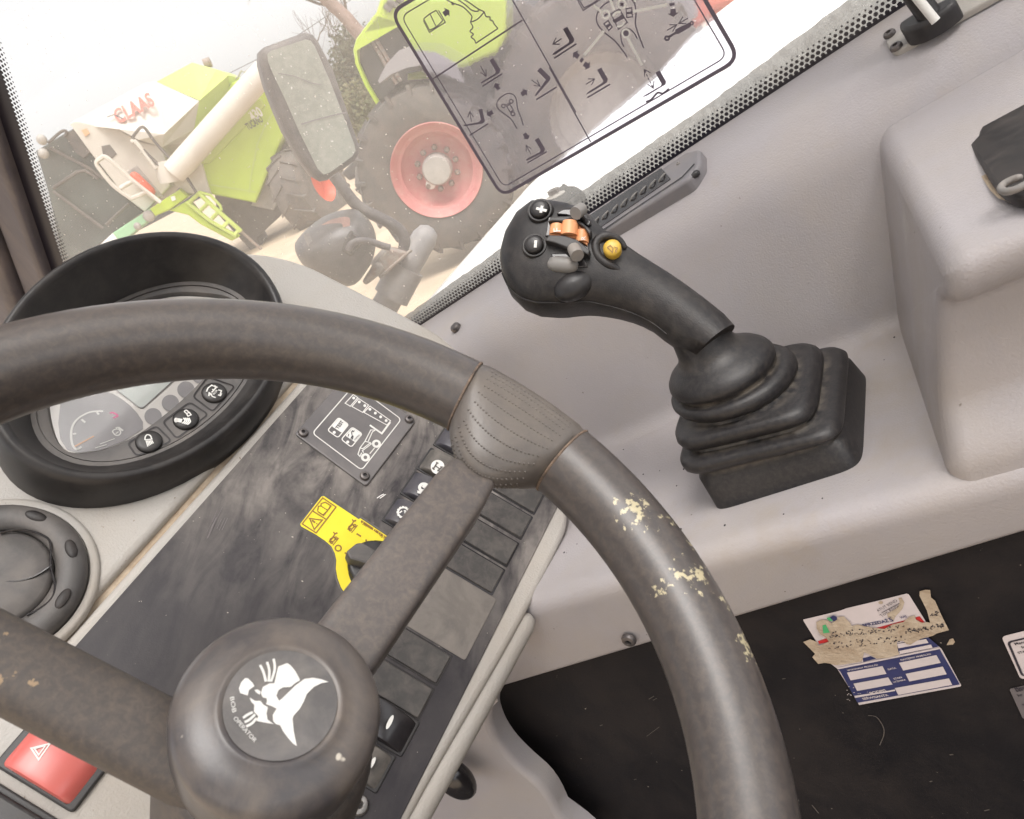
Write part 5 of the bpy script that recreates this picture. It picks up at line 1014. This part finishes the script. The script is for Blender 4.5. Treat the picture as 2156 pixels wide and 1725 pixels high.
ap = cB([(690, 1290), (740, 1360), (830, 1480), (900, 1540), (1000, 1590), (1100, 1640), (1170, 1690), (1205, 1750), (1205, 1830), (1180, 1900), (1140, 1960)])
b = MB(); b.tube(cat([FA.P(*FA.hit(u, v), 0) for u, v in ap], 5), .0105, 14); b.build('bent_arm', M['mframe'], tm, 60)
tpo = thing('mirror_post', 'grey painted round post carrying the mirror arm clamp', 'post', FA.P(*FA.hit(800, 640)))
pp = cHL([(1790, 400), (1500, 900), (1160, 1480), (900, 1930)]); b = MB(); b.tube([FA.P(*FA.hit(u, v), -.01) for u, v in pp], [.0235, .0245, .0255, .0265], 20, round_end=True); b.build('post', M['pole'], tpo, 70)
b = MB(); b.tube([FA.P(*FA.hit(u, v), -.01) for u, v in cHL([(1560, 790), (1350, 1180)])], [.033, .0335], 20); b.build('sleeve', M['pole'], tpo, 50)
b = MB(); b.prism(FA, rnd([FA.hit(u, v, .03) for u, v in cHL([(1090, 760), (1290, 530), (1560, 580), (1430, 730), (1260, 890), (1180, 890)])], .003, 2), -.01, .03, .004); b.build('clamp', M['rust'], tpo, 40)
b = MB(); b.tube([FA.P(*FA.hit(u, v, .032), .032) for u, v in cHL([(1610, 545), (1190, 910)])], .003, 6); b.build('clamp_rod', M['rust'], tpo, 60)
b = MB(); b.tube([FA.P(*FA.hit(u, v, .034), .034) for u, v in cHL([(1170, 790), (1020, 955)])], [.011, .006], 10, round_end=True); b.build('clamp_bolt', M['rust'], tpo, 50)
# work lamp: domed shell seen from behind
FLp = facing(700, 520, 1.36)
tlm = thing('work_lamp', 'dusty black domed work lamp below the mirror seen from behind', 'lamp', FLp.P(0, -.1))
lo2 = [FLp.hit(u, v) for u, v in cHL(cat([(95, 560), (120, 470), (240, 330), (440, 170), (640, 80), (880, 40), (980, 80), (1080, 180), (1140, 320), (1150, 440), (1110, 650), (1030, 800), (860, 1000), (600, 1010), (330, 880), (200, 760), (130, 660)], 3, True))]
lc = np.mean(np.array(lo2), axis=0); rings = []
for k_, h_ in ((1.0, -.05), (1.0, -.02), (.99, 0), (.95, .022), (.87, .040), (.75, .054), (.58, .064), (.38, .070), (.18, .073), (.02, .074)): rings.append([FLp.P(*(lc+(np.array(p)-lc)*k_+np.array([.008, -.004])*(1-k_)), h_) for p in lo2])
b = MB(); b.loft(rings)
if (np.cross(np.array(b.v[1])-np.array(b.v[0]), np.array(b.v[len(lo2)])-np.array(b.v[0])))@(np.array(b.v[0])-FLp.P(lc[0], lc[1], 0)) < 0: b.f = [f[::-1] for f in b.f]
b.build('lamp_shell', M['dome'], tlm, 70)
b = MB(); b.stroke(FLp, [FLp.hit(u, v, .055) for u, v in cHL(cat([(240, 340), (290, 470), (360, 560), (450, 640)], 4))], .010, .047); b.build('bracket_band', M['pole'], tlm)
b = MB(); b.prism(FLp, rnd([FLp.hit(u, v, .08) for u, v in cHL([(830, 290), (980, 400), (940, 520), (830, 640), (700, 560), (760, 400)])], .004, 3), .06, .084, .006); b.build('cable_socket', M['blackg'], tlm, 50)
b = MB(); b.tube(cat([FLp.P(*FLp.hit(u, v, .088), .088) for u, v in cHL([(790, 560), (830, 470), (930, 430), (1080, 440), (1220, 490), (1330, 520)])], 5), .0055, 10); b.build('cable', M['mframe'], tlm, 60)
b = MB(); b.fill(FLp, [FLp.hit(u, v, .052) for u, v in cHL(cat([(430, 220), (560, 150), (700, 115), (800, 130), (790, 270), (720, 260), (690, 200), (560, 200)], 3, True))], .0585); b.build('bare_patch', mat('pink_primer', (.42, .25, .22), .6, (.3, .2, .18), 60), tlm)
# ================================================================== yard machines
FCB = Fr(EYE*1.0+_hd*17.5, _r0, (0, 0, 1))
tco = thing('combine_harvester', 'lime green and cream combine harvester with grain tank and long unloading tube', 'combine harvester', (FCB.O[0], FCB.O[1], 0))
cp = lambda pts, h=0, crop=cA: [FCB.hit(u, v, h) for u, v in crop(pts)]
def cpr(pts, h0, h1, m, name, bev=.03, par=None, crop=cA): q = MB(); q.prism(FCB, cp(pts, h1, crop), h0, h1, bev, 2); return q.build(name, M[m], par or tco, 40)
def solid(front, back, m, name):   # front: [(u,v,h)] polygons sharing one outline, closed towards the back
    q = MB()
    for poly in front:
        vs = [FCB.P(*FCB.hit(*cA([(u, v)])[0], h), h) for u, v, h in poly]; q.add(vs, [tuple(range(len(vs)))])
    if back:
        vs = [FCB.P(*FCB.hit(*cA([(u, v)])[0], h), h) for u, v, h in back]; n = len(vs); vb_ = [p-FCB.n*2.4 for p in vs]; q.add(vs+vb_, [(i, (i+1) % n, n+(i+1) % n, n+i) for i in range(n)])
    return q.build(name, M[m], tco)
solid([[(430, 770, -.7), (740, 805, 0), (860, 870, 0), (1020, 835, 0), (1240, 628, 0), (975, 508, -.7), (905, 515, -.7)], [(860, 870, 0), (1010, 915, -.25), (1215, 800, -.25), (1240, 628, 0), (1020, 835, 0)], ], [(430, 770, -.7), (905, 515, -.7), (975, 508, -.7), (1240, 628, 0), (1215, 800, -.25), (1010, 915, -.25), (860, 870, 0), (740, 805, 0)], 'cream', 'grain_tank')
solid([[(975, 508, -.69), (1240, 625, .02), (1420, 470, 0), (1345, 432, -.4), (1195, 390, -.69)], [(1240, 625, .02), (1205, 815, -.2), (1425, 560, -.2), (1420, 470, 0)]], [(975, 508, -.69), (1195, 390, -.69), (1345, 432, -.4), (1420, 470, 0), (1425, 560, -.2), (1205, 815, -.2), (1240, 625, .02)], 'lime2', 'tank_extension')
cpr([(430, 770), (470, 750), (740, 805), (860, 880), (1010, 910), (1060, 1160), (900, 1320), (780, 1230), (640, 1050), (560, 950)], -2.2, -.35, 'cream', 'cab_rear_wall')
cpr([(630, 910), (680, 900), (725, 960), (690, 990), (640, 970)], -.36, -.33, 'dark', 'wall_opening', .01)
cpr([(790, 1070), (850, 1030), (1020, 1230), (920, 1215)], -.36, -.33, 'hub', 'wall_recess', .01)
q = MB(); q.tube([FCB.P(*FCB.hit(u, v, -.2), -.2) for u, v in cA([(840, 1100), (935, 1190)])], .10, 12, round_end=True); q.build('fire_extinguisher', M['rimor'], tco, 60)
cpr([(505, 810), (535, 800), (557, 830), (530, 850)], -.36, -.32, 'needle', 'amber_marker', .005)
cpr([(1180, 1040), (1260, 1010), (1430, 520), (1500, 490), (1650, 520), (1690, 600), (1780, 800), (1590, 1265), (1310, 1210)], -1.8, -.15, 'lime', 'side_panel', .05)
q = MB(); q.stroke(FCB, cp([(1550, 1200), (1560, 1100), (1600, 900), (1650, 780), (1710, 680)], -.14), .03, -.135); q.stroke(FCB, cp([(1310, 1150), (1590, 1195)], -.14), .03, -.135); q.build('panel_crease', M['lime2'], tco)
cpr([(1240, 1020), (1430, 650), (1620, 610), (1650, 660), (1300, 1020)], -.15, -.08, 'lime2', 'panel_shoulder', .04)
cpr([(1075, 1140), (1180, 1060), (1255, 1018), (1310, 1208), (1150, 1205)], -.6, -.05, 'cream', 'lower_cream_panel')
q = MB(); A_ = [FCB.P(*FCB.hit(u, v, .25), .25) for u, v in cA([(1085, 1075), (1350, 775), (1650, 440)])]; q.tube(A_, [.25, .245, .24], 24); q.build('unloading_tube', M['cream'], tco, 60)
q = MB(); A_ = [FCB.P(*FCB.hit(u, v, .1), .1) for u, v in cA([(1030, 1000), (1060, 1080), (1075, 1130)])]; q.tube(A_, [.25, .27, .25], 18); q.build('tube_elbow', M['cream'], tco, 60)
q = MB(); q.tube([FCB.P(*FCB.hit(u, v, -1.2), -1.2) for u, v in cA([(1270, 400), (1310, 385)])], .10, 12); q.build('exhaust', M['rust'], tco, 60)
cpr([(1330, 1180), (1590, 1260), (1660, 1080), (1790, 860), (1900, 1000), (1760, 1330), (1600, 1480), (1660, 1560), (1560, 1560), (1450, 1440), (1350, 1330)], -2.2, -.9, 'dark', 'chassis')
cpr([(1600, 1180), (1700, 1020), (1760, 1200), (1700, 1310), (1560, 1280)], -.9, -.5, 'hub', 'side_plate')
cpr([(220, 940), (400, 830), (455, 800), (560, 950), (640, 1050), (780, 1230), (890, 1320), (700, 1450), (450, 1660), (400, 1650), (300, 1200)], -2.6, -.5, 'glassd', 'cab')
cpr([(400, 840), (455, 805), (565, 945), (520, 985), (470, 950)], -.5, -.42, 'dark', 'cab_corner', .01)
for pts in ([(310, 920), (560, 1050), (640, 1110)], [(330, 1170), (480, 1070), (530, 1060), (610, 1110)], [(330, 1190), (640, 1420)], [(660, 1400), (800, 1270)]):
    q = MB(); q.tube([FCB.P(*FCB.hit(u, v, -.4), -.4) for u, v in cA(pts)], .035, 6); q.build('cab_frame_bar', M['dark'], tco, 60)
for c_ in ((260, 870), (270, 955)):
    q = MB(); q.ellipsoid(FCB.P(*FCB.hit(*cA([c_])[0], -.3), -.3), FCB.x, FCB.y, FCB.n, .10, .11, .08); q.build('cab_lamp', M['hub'], tco, 60)
q = MB(); q.tube(cat([FCB.P(*FCB.hit(u, v, -.4), -.4) for u, v in cA([(300, 890), (380, 820), (415, 820), (400, 850)])], 4), .03, 6); q.build('mirror_bar', M['dark'], tco, 60)
cpr([(700, 1450), (930, 1300), (965, 1340), (750, 1515)], -.6, .1, 'mint', 'teal_step')
cpr([(930, 1300), (1115, 1178), (1168, 1225), (1050, 1310), (965, 1345)], -.6, .15, 'lime', 'platform')
cpr([(470, 1665), (700, 1450), (752, 1515), (600, 1640), (500, 1740)], -.6, .1, 'hood', 'header_beam')
for c_, r in (((925, 1345), .12), ((855, 1408), .08)):
    q = MB(); q.ellipsoid(FCB.P(*FCB.hit(*cA([c_])[0], .1), .1), FCB.x, FCB.y, FCB.n, r, r, .05); q.build('step_hole', M['hub'], tco, 60)
cpr([(1060, 1225), (1085, 1220), (1095, 1245), (1070, 1252)], .15, .17, 'hood', 'white_marker', .005)
cpr([(1050, 1310), (1160, 1250), (1230, 1330), (1330, 1410), (1480, 1480), (1440, 1500), (1250, 1400), (1170, 1340)], -.3, .1, 'lime', 'ladder_side')
for pts, r in (([(1230, 1195), (1330, 1290), (1500, 1440)], .05), ([(1160, 1255), (1300, 1370), (1470, 1470)], .04), ([(1240, 1195), (1310, 1215), (1370, 1280), (1378, 1310)], .03)):
    q = MB(); q.tube([FCB.P(*FCB.hit(u, v, .2), .2) for u, v in cA(pts)], r, 6); q.build('ladder_rail', M['lime2'], tco, 60)
for k in range(5):
    t = k/4; q = MB(); u0, v0 = 1175+t*285, 1262+t*200; u1, v1 = 1235+t*250, 1205+t*225
    q.tube([FCB.P(*FCB.hit(u, v, .2), .2) for u, v in cA([(u0, v0), (u1, v1)])], .04, 6); q.build('ladder_rung', M['lime2'], tco, 60)
q = MB(); q.tube([FCB.P(*FCB.hit(u, v, .1), .1) for u, v in cA([(1500, 1440), (1680, 1600)])], .03, 6); q.build('ladder_rail', M['rust'], tco, 60)
for pts, m in (([(610, 1040), (600, 1010), (630, 985), (670, 985), (820, 1120), (1000, 1260)], 'cream'), ([(610, 1040), (700, 1150), (800, 1225), (830, 1230), (910, 1195)], 'cream'), ([(750, 1170), (820, 1130)], 'cream'), ([(835, 840), (890, 790), (960, 880), (1050, 980), (1150, 1090), (1220, 1200)], 'dark'), ([(835, 840), (840, 880), (1000, 1040)], 'dark'), ([(820, 885), (850, 890), (970, 1050)], 'cream')):
    q = MB(); q.tube(cat([FCB.P(*FCB.hit(u, v, .3), .3) for u, v in cA(pts)], 4), .045 if m == 'cream' else .03, 6); q.build('hand_rail', M[m], tco, 60)
q = MB(); q.tube([FCB.P(*FCB.hit(u, v, -1.0), -1.0) for u, v in cA([(1430, 515), (1480, 480), (1500, 440), (1520, 450), (1600, 410)])], .02, 6); q.build('roof_rail', M['hub'], tco, 60)
P_ = [FCB.P(*FCB.hit(*cA([(u, v)])[0], h), h) for u, v, h in ((430, 770, -.66), (905, 515, -.66), (740, 805, .03), (1240, 628, .03))]
FTK = Fr(P_[2], P_[3]-P_[2], P_[1]-P_[2])
q = MB(); q.text(FTK, 'CLAAS', FTK.hit(*cA([(735, 770)])[0], .02), FTK.hit(*cA([(968, 650)])[0], .02), .022, .40, .03); q.build('red_lettering', M['clred'], tco)
q = MB(); q.stroke(FTK, [FTK.hit(u, v, .03) for u, v in cA([(665, 730), (710, 715), (765, 740)])], .03, .035); q.build('tank_handle', M['dark'], tco)
q = MB(); q.text(FCB, 'TUCANO', *cp([(1545, 812), (1640, 755)], -.04), -.04, .14, .02); q.build('dark_lettering', M['ink'], tco)
q = MB(); q.text(FCB, '430', *cp([(1575, 758), (1640, 715)], -.04), -.04, .2, .03); q.build('white_lettering', M['hood'], tco)
def wheel(P, ax, up, R, w, rr, rm, th_parent, lugs=20, prefix=''):
    ax = nrm(ax); q = MB()
    q.lathe(P, ax, [(rr, -w*.5), (rr*1.06, -w*.5), (R*.82, -w*.52), (R*.93, -w*.46), (R*.955, -w*.3), (R*.955, w*.3), (R*.93, w*.46), (R*.82, w*.52), (rr*1.06, w*.5), (rr, w*.48), (rr*.98, w*.3)], 64)
    x = nrm(np.cross(ax, up)); y = np.cross(ax, x)
    for k in range(lugs):
        for sd in (0, 1):
            t = 2*pi*(k+.5*sd)/lugs; d = .55*2*pi/lugs; s_ = 1 if sd else -1
            def pt(tt, r, h): return P+ax*h+(x*cos(tt)+y*sin(tt))*r
            A = [pt(t-.02*7/lugs*2, R*.945, .02*s_*w), pt(t+.05*14/lugs, R*.945, .02*s_*w), pt(t+d+.05*14/lugs, R*.86, .525*s_*w), pt(t+d-.02*7/lugs*2, R*.86, .525*s_*w)]
            B = [pt(t-.02*7/lugs*2, R, .02*s_*w), pt(t+.04*14/lugs, R, .02*s_*w), pt(t+d+.04*14/lugs, R*.985, .49*s_*w), pt(t+d-.02*7/lugs*2, R*.985, .49*s_*w)]
            q.add(A+B, [(4, 5, 6, 7), (0, 1, 5, 4), (1, 2, 6, 5), (2, 3, 7, 6), (3, 0, 4, 7)])
    return q
wp = EYE+ray(*cA([(1930, 1185)])[0])*0; dW = ray(*cA([(1935, 1175)])[0]); wp = EYE+dW*(17.6/(dW@_hd))
q = wheel(wp, -_hd*.55+_r0, (0, 0, 1), .95, .75, .40, None, tco, 16); tyr = q.build('rear_tyre', M['tyre'], tco, 40)
axw = nrm(-_hd*.55+_r0); q = MB(); q.lathe(wp, axw, [(.41, .36), (.38, .28), (.32, .2), (.30, .10), (.12, .12), (0, .14)], 32); q.build('rear_rim', M['rimor'], tco, 50)
# tractor
M['fender2'] = M['fender']
dT = ray(922, 352); kT = (.86-EYE[2])/dT[2]; TP = EYE+dT*kT; hT = nrm([dT[0], dT[1], 0]); aT = nrm(-hT*1.0+np.cross(hT, [0, 0, 1])*-.10)
DT = np.linalg.norm((TP-EYE)[:2]); FTR = Fr(TP, np.cross([0, 0, 1.], aT), (0, 0, 1))
ttr = thing('tractor', 'lime green tractor with large red rimmed wheel behind the window sticker', 'tractor', (TP[0], TP[1], 0))
tq = lambda pts, h=0, crop=cB: [FTR.hit(u, v, h) for u, v in crop(pts)]
px_m = (TP-EYE)@_c/F
RT_ = 172*px_m; rr_ = 93*px_m; wt = .52
wtp = thing if False else None
q = wheel(TP, aT, (0, 0, 1), RT_, wt, rr_, None, ttr, 22); fw = q.build('front_wheel', M['tyre'], ttr, 40)
q = MB(); q.lathe(TP, aT, [(rr_*1.02, .25), (rr_*1.0, .27), (rr_*.96, .25), (rr_*.90, .19), (rr_*.86, .17), (rr_*.80, .165), (rr_*.74, .10), (rr_*.66, .06), (rr_*.45, .05), (0, .05)], 56); rm_ = q.build('rim', M['rimred'], fw, 50)
q = MB(); q.lathe(TP, aT, [(rr_*.34, .04), (rr_*.33, .20), (rr_*.29, .235), (0, .24)], 36); q.build('hub', M['hub'], fw, 50)
for k in range(10):
    t = 2*pi*k/10; x = FTR.x*cos(t)+np.array([0, 0, 1.])*sin(t); q = MB(); q.lathe(TP+x*rr_*.45, aT, [(.028, .04), (.028, .085), (.018, .1), (0, .1)], 6); q.build('wheel_nut', M['rust'], fw, 30)
q = MB(); q.lathe(FTR.P(*tq([(1405, 1345)])[0], 0), aT, [(.045, .05), (.045, .09), (0, .095)], 16); q.build('white_cap', M['hood'], fw, 50)
q = MB(); q.lathe(FTR.P(*tq([(1610, 1015)])[0], 0), aT, [(.045, .05), (.045, .07), (0, .07)], 16); q.build('rim_hole', M['dark'], fw, 50)
def tpr(pts, h0, h1, m, name, bev=.03, crop=cB): q = MB(); q.prism(FTR, tq(pts, h1, crop), h0, h1, bev, 2); return q.build(name, M[m], ttr, 40)
tpr([(1050, -60), (1000, 90), (900, 220), (850, 290), (828, 370), (850, 480), (920, 640), (1010, 790), (1030, 770), (940, 620), (870, 460), (868, 380), (890, 300), (960, 200), (1000, 145), (1180, 200), (1240, 300), (1340, 420), (1700, 440), (1950, 330), (2010, 200), (2010, -60)], -1.5, -.35, 'lime', 'hood_cover')
tpr([(1000, 140), (1180, 198), (1330, 440), (1330, 600), (1180, 640), (1020, 780), (940, 630), (870, 460), (868, 380), (890, 300), (960, 200)], -1.4, -.45, 'grille', 'front_grille')
for pts in ([(1000, 290), (1180, 600)], [(960, 280), (1150, 620)]):
    q = MB(); q.tube([FTR.P(*p, -.43) for p in tq(pts, -.43)], .02, 6); q.build('grille_bar', M['rust'], ttr, 60)
for pts in ([(1060, 40), (1110, 75)], [(1085, 5), (1160, 50)], [(1150, -10), (1200, 20)]):
    q = MB(); q.tube([FTR.P(*p, -.33) for p in tq(pts, -.33)], .025, 6); q.build('hood_slot', M['dark'], ttr, 60)
q = MB(); f_ = tq([(1040, 605), (1120, 530), (1230, 475), (1400, 440), (1550, 450), (1700, 520)], .1); rs = []
for i, p in enumerate(f_):
    wdt = [.02, .07, .12, .15, .15, .13][i]; rs.append([FTR.P(p[0], p[1]+y, h) for y, h in ((wdt, .28), (wdt, -.28), (-wdt*.2, -.28), (-wdt*.2, .28))])
q.loft(rs, True, True, True); q.build('mudguard', M['fender'], ttr, 40)
tpr([(1230, 540), (1330, 520), (1400, 580), (1230, 590)], -.3, -.2, 'lime', 'green_bracket')
tpr([(1190, 470), (1300, 700), (1500, 950), (1900, 950), (2060, 420), (2300, 260), (2340, 60), (2100, -60), (2000, 150), (1900, 330), (1500, 400)], -1.4, -.6, 'dark', 'chassis')
tpr([(740, 1280), (930, 1080), (1010, 1400), (900, 1450), (840, 1400), (880, 1340), (850, 1310), (800, 1330)], -.6, -.2, 'dark', 'front_weight')
q = wheel(FTR.P(*FTR.hit(1275, 215, -.75), -.75), aT, (0, 0, 1), 1.12, .6, .52, None, ttr, 24); q.build('rear_wheel', M['tyre'], ttr, 40)
q = MB(); q.lathe(FTR.P(*FTR.hit(1275, 215, -.75), -.75), aT, [(.53, .28), (.5, .2), (.42, .08), (.2, .06), (0, .06)], 40); q.build('rear_rim', M['hub'], ttr, 50)
tpr([(1900, 400), (2050, 100), (2400, -100), (2700, -250), (3300, -250), (3400, 60), (2900, 420), (2500, 700), (2200, 1000), (1900, 1200), (1750, 1150), (1800, 700)], -2.0, -1.15, 'fender', 'rear_body')
# red implement beyond the tractor
FRD = Fr(TP+hT*1.6, FTR.x, (0, 0, 1)); tre = thing('red_implement', 'red farm implement showing at the top edge beyond the sticker corner', 'implement', (FRD.O[0]+2, FRD.O[1], 0))
q = MB(); q.prism(FRD, [FRD.hit(u, v) for u, v in cT([(1380, -10), (1400, 60), (1480, 150), (1600, 225), (1760, 110), (1900, 65), (2055, 68), (2170, -10), (2400, -200), (1500, -300)])], -.4, 0, .05, 2); q.build('red_frame', M['machred'], tre, 40)
q = MB(); q.tube([FRD.P(*FRD.hit(1500, -40), -.2), (FRD.P(*FRD.hit(1500, -40), -.2)*np.array([1, 1, 0]))], .08, 8); q.build('support_leg', M['machred'], tre, 50)
# ================================================================== trees beyond the yard
FT1 = facing(790, 70, 26); tt1 = thing('bare_tree', 'leafless tree with pinkish leaning trunk and thin bare branches', 'tree', (FT1.O[0], FT1.O[1], 0))
def tr_tube(fr, crop, pts, r, name, m, par, h=0): q = MB(); q.tube(cat([fr.P(*fr.hit(u, v, h), h) for u, v in crop(pts)], 4), [r[0]+(r[1]-r[0])*i/(4*(len(pts)-1)) for i in range(4*(len(pts)-1)+1)], 8); return q.build(name, M[m], par, 60)
M['bark2'] = mat('pinkish_bark', (.28, .20, .17), .9, (.2, .14, .12), 1.5, bump=(8, .8, .05))
tk_ = tr_tube(FT1, cB, [(1250, 640), (1060, 420), (880, 250), (760, 110), (620, -20), (520, -160)], (.24, .17), 'trunk', 'bark2', tt1)
q = MB()
def twig(p, d, L, r, dep):
    if dep == 0 or r < .006: return
    pts = [p]; 
    for i in range(4): d = nrm(d+rng.normal(size=3)*.16*np.array([1, .3, 1])+np.array([0, 0, .04])); pts.append(pts[-1]+d*L/4)
    q.tube(pts, [r*(1-.4*i/4) for i in range(5)], 5)
    for i in (2, 3, 4):
        for s_ in range(2 if i > 2 else 1):
            twig(pts[i], nrm(d+rng.normal(size=3)*.55*np.array([1, .5, 1])), L*.66, r*.5, dep-1)
for pt, ds, L in (((690, 40), (-1, .35), 1.7), ((640, 10), (-1, .55), 1.6), ((780, 110), (.4, 1), 1.0)):
    p = FT1.P(*FT1.hit(*cB([pt])[0])); twig(p, nrm(FT1.x*ds[0]+FT1.y*ds[1]), L, .05, 3)
q.build('branches', M['bark'], tt1, 60)
def leaf_crown(mb, fr, outline, n, sz, depth, clump=14):
    P = np.array(outline); lo, hi = P.min(0), P.max(0); ins = 0
    def inside(x, y):
        c = False
        for i in range(len(P)):
            (x1, y1), (x2, y2) = P[i-1], P[i]
            if (y1 > y) != (y2 > y) and x < (x2-x1)*(y-y1)/(y2-y1)+x1: c = not c
        return c
    while ins < n:
        x, y = rng.uniform(lo, hi)
        if not inside(x, y): continue
        z = rng.normal()*depth; ins += 1
        for k in range(clump):
            c_ = fr.P(x+rng.normal()*sz*1.6, y+rng.normal()*sz*1.6, z+rng.normal()*sz*1.6); a = nrm(rng.normal(size=3)); d = nrm(np.cross(a, rng.normal(size=3))); l = sz*rng.uniform(.5, 1.3)
            mb.add([c_-a*l*.5, c_+d*l*.28, c_+a*l*.5, c_-d*l*.28], [(0, 1, 2, 3)])
FT2 = facing(820, 180, 30); tt2 = thing('evergreen_tree', 'dark narrow evergreen tree standing beside the tractor grille', 'tree', (FT2.O[0], FT2.O[1], 0))
q = MB(); leaf_crown(q, FT2, [FT2.hit(u, v) for u, v in cB([(735, 265), (800, 285), (850, 330), (900, 560), (930, 760), (1000, 900), (900, 980), (820, 900), (770, 700), (690, 520), (790, 440), (760, 350)])], 420, .17, .6); q.build('crown', M['needles'], tt2)
tr_tube(FT2, cB, [(790, 420), (850, 700), (920, 1000)], (.1, .2), 'trunk', 'bark', tt2)
FT3 = facing(830, 300, 24); tt3 = thing('hedge_shrub', 'olive green shrub between the mirror and the tractor wheel', 'shrub', (FT3.O[0], FT3.O[1], 0))
q = MB(); leaf_crown(q, FT3, [FT3.hit(u, v) for u, v in cB([(790, 760), (860, 640), (960, 680), (980, 860), (930, 1000), (880, 1040), (800, 900)])], 260, .12, .5); q.build('crown', M['shrub'], tt3)
tr_tube(FT3, cB, [(880, 850), (930, 1080)], (.06, .1), 'trunk', 'bark', tt3)
q = MB(); FT4 = facing(700, 120, 34); tt4 = thing('bare_shrub', 'thin bare grey shrub of twigs behind the wing mirror', 'shrub', (FT4.O[0], FT4.O[1], 0))
for k in range(5): p = FT4.P(*FT4.hit(*cB([(760+rng.uniform(-40, 60), 640)])[0])); twig(p, nrm(FT4.x*rng.uniform(.1, .7)+FT4.y), 1.7, .03, 3)
q.build('twigs', M['bark'], tt4, 60)
q = MB(); A_ = [FT2.P(*FT2.hit(u, v), 0) for u, v in cB([(-400, 700), (200, 400), (480, 225), (680, 90), (900, -60)])]; q.tube(A_, .012, 5); q.top('power_line', M['dark'], 'thin overhead power line against the white sky', 'cable', A_[2], smooth=60)
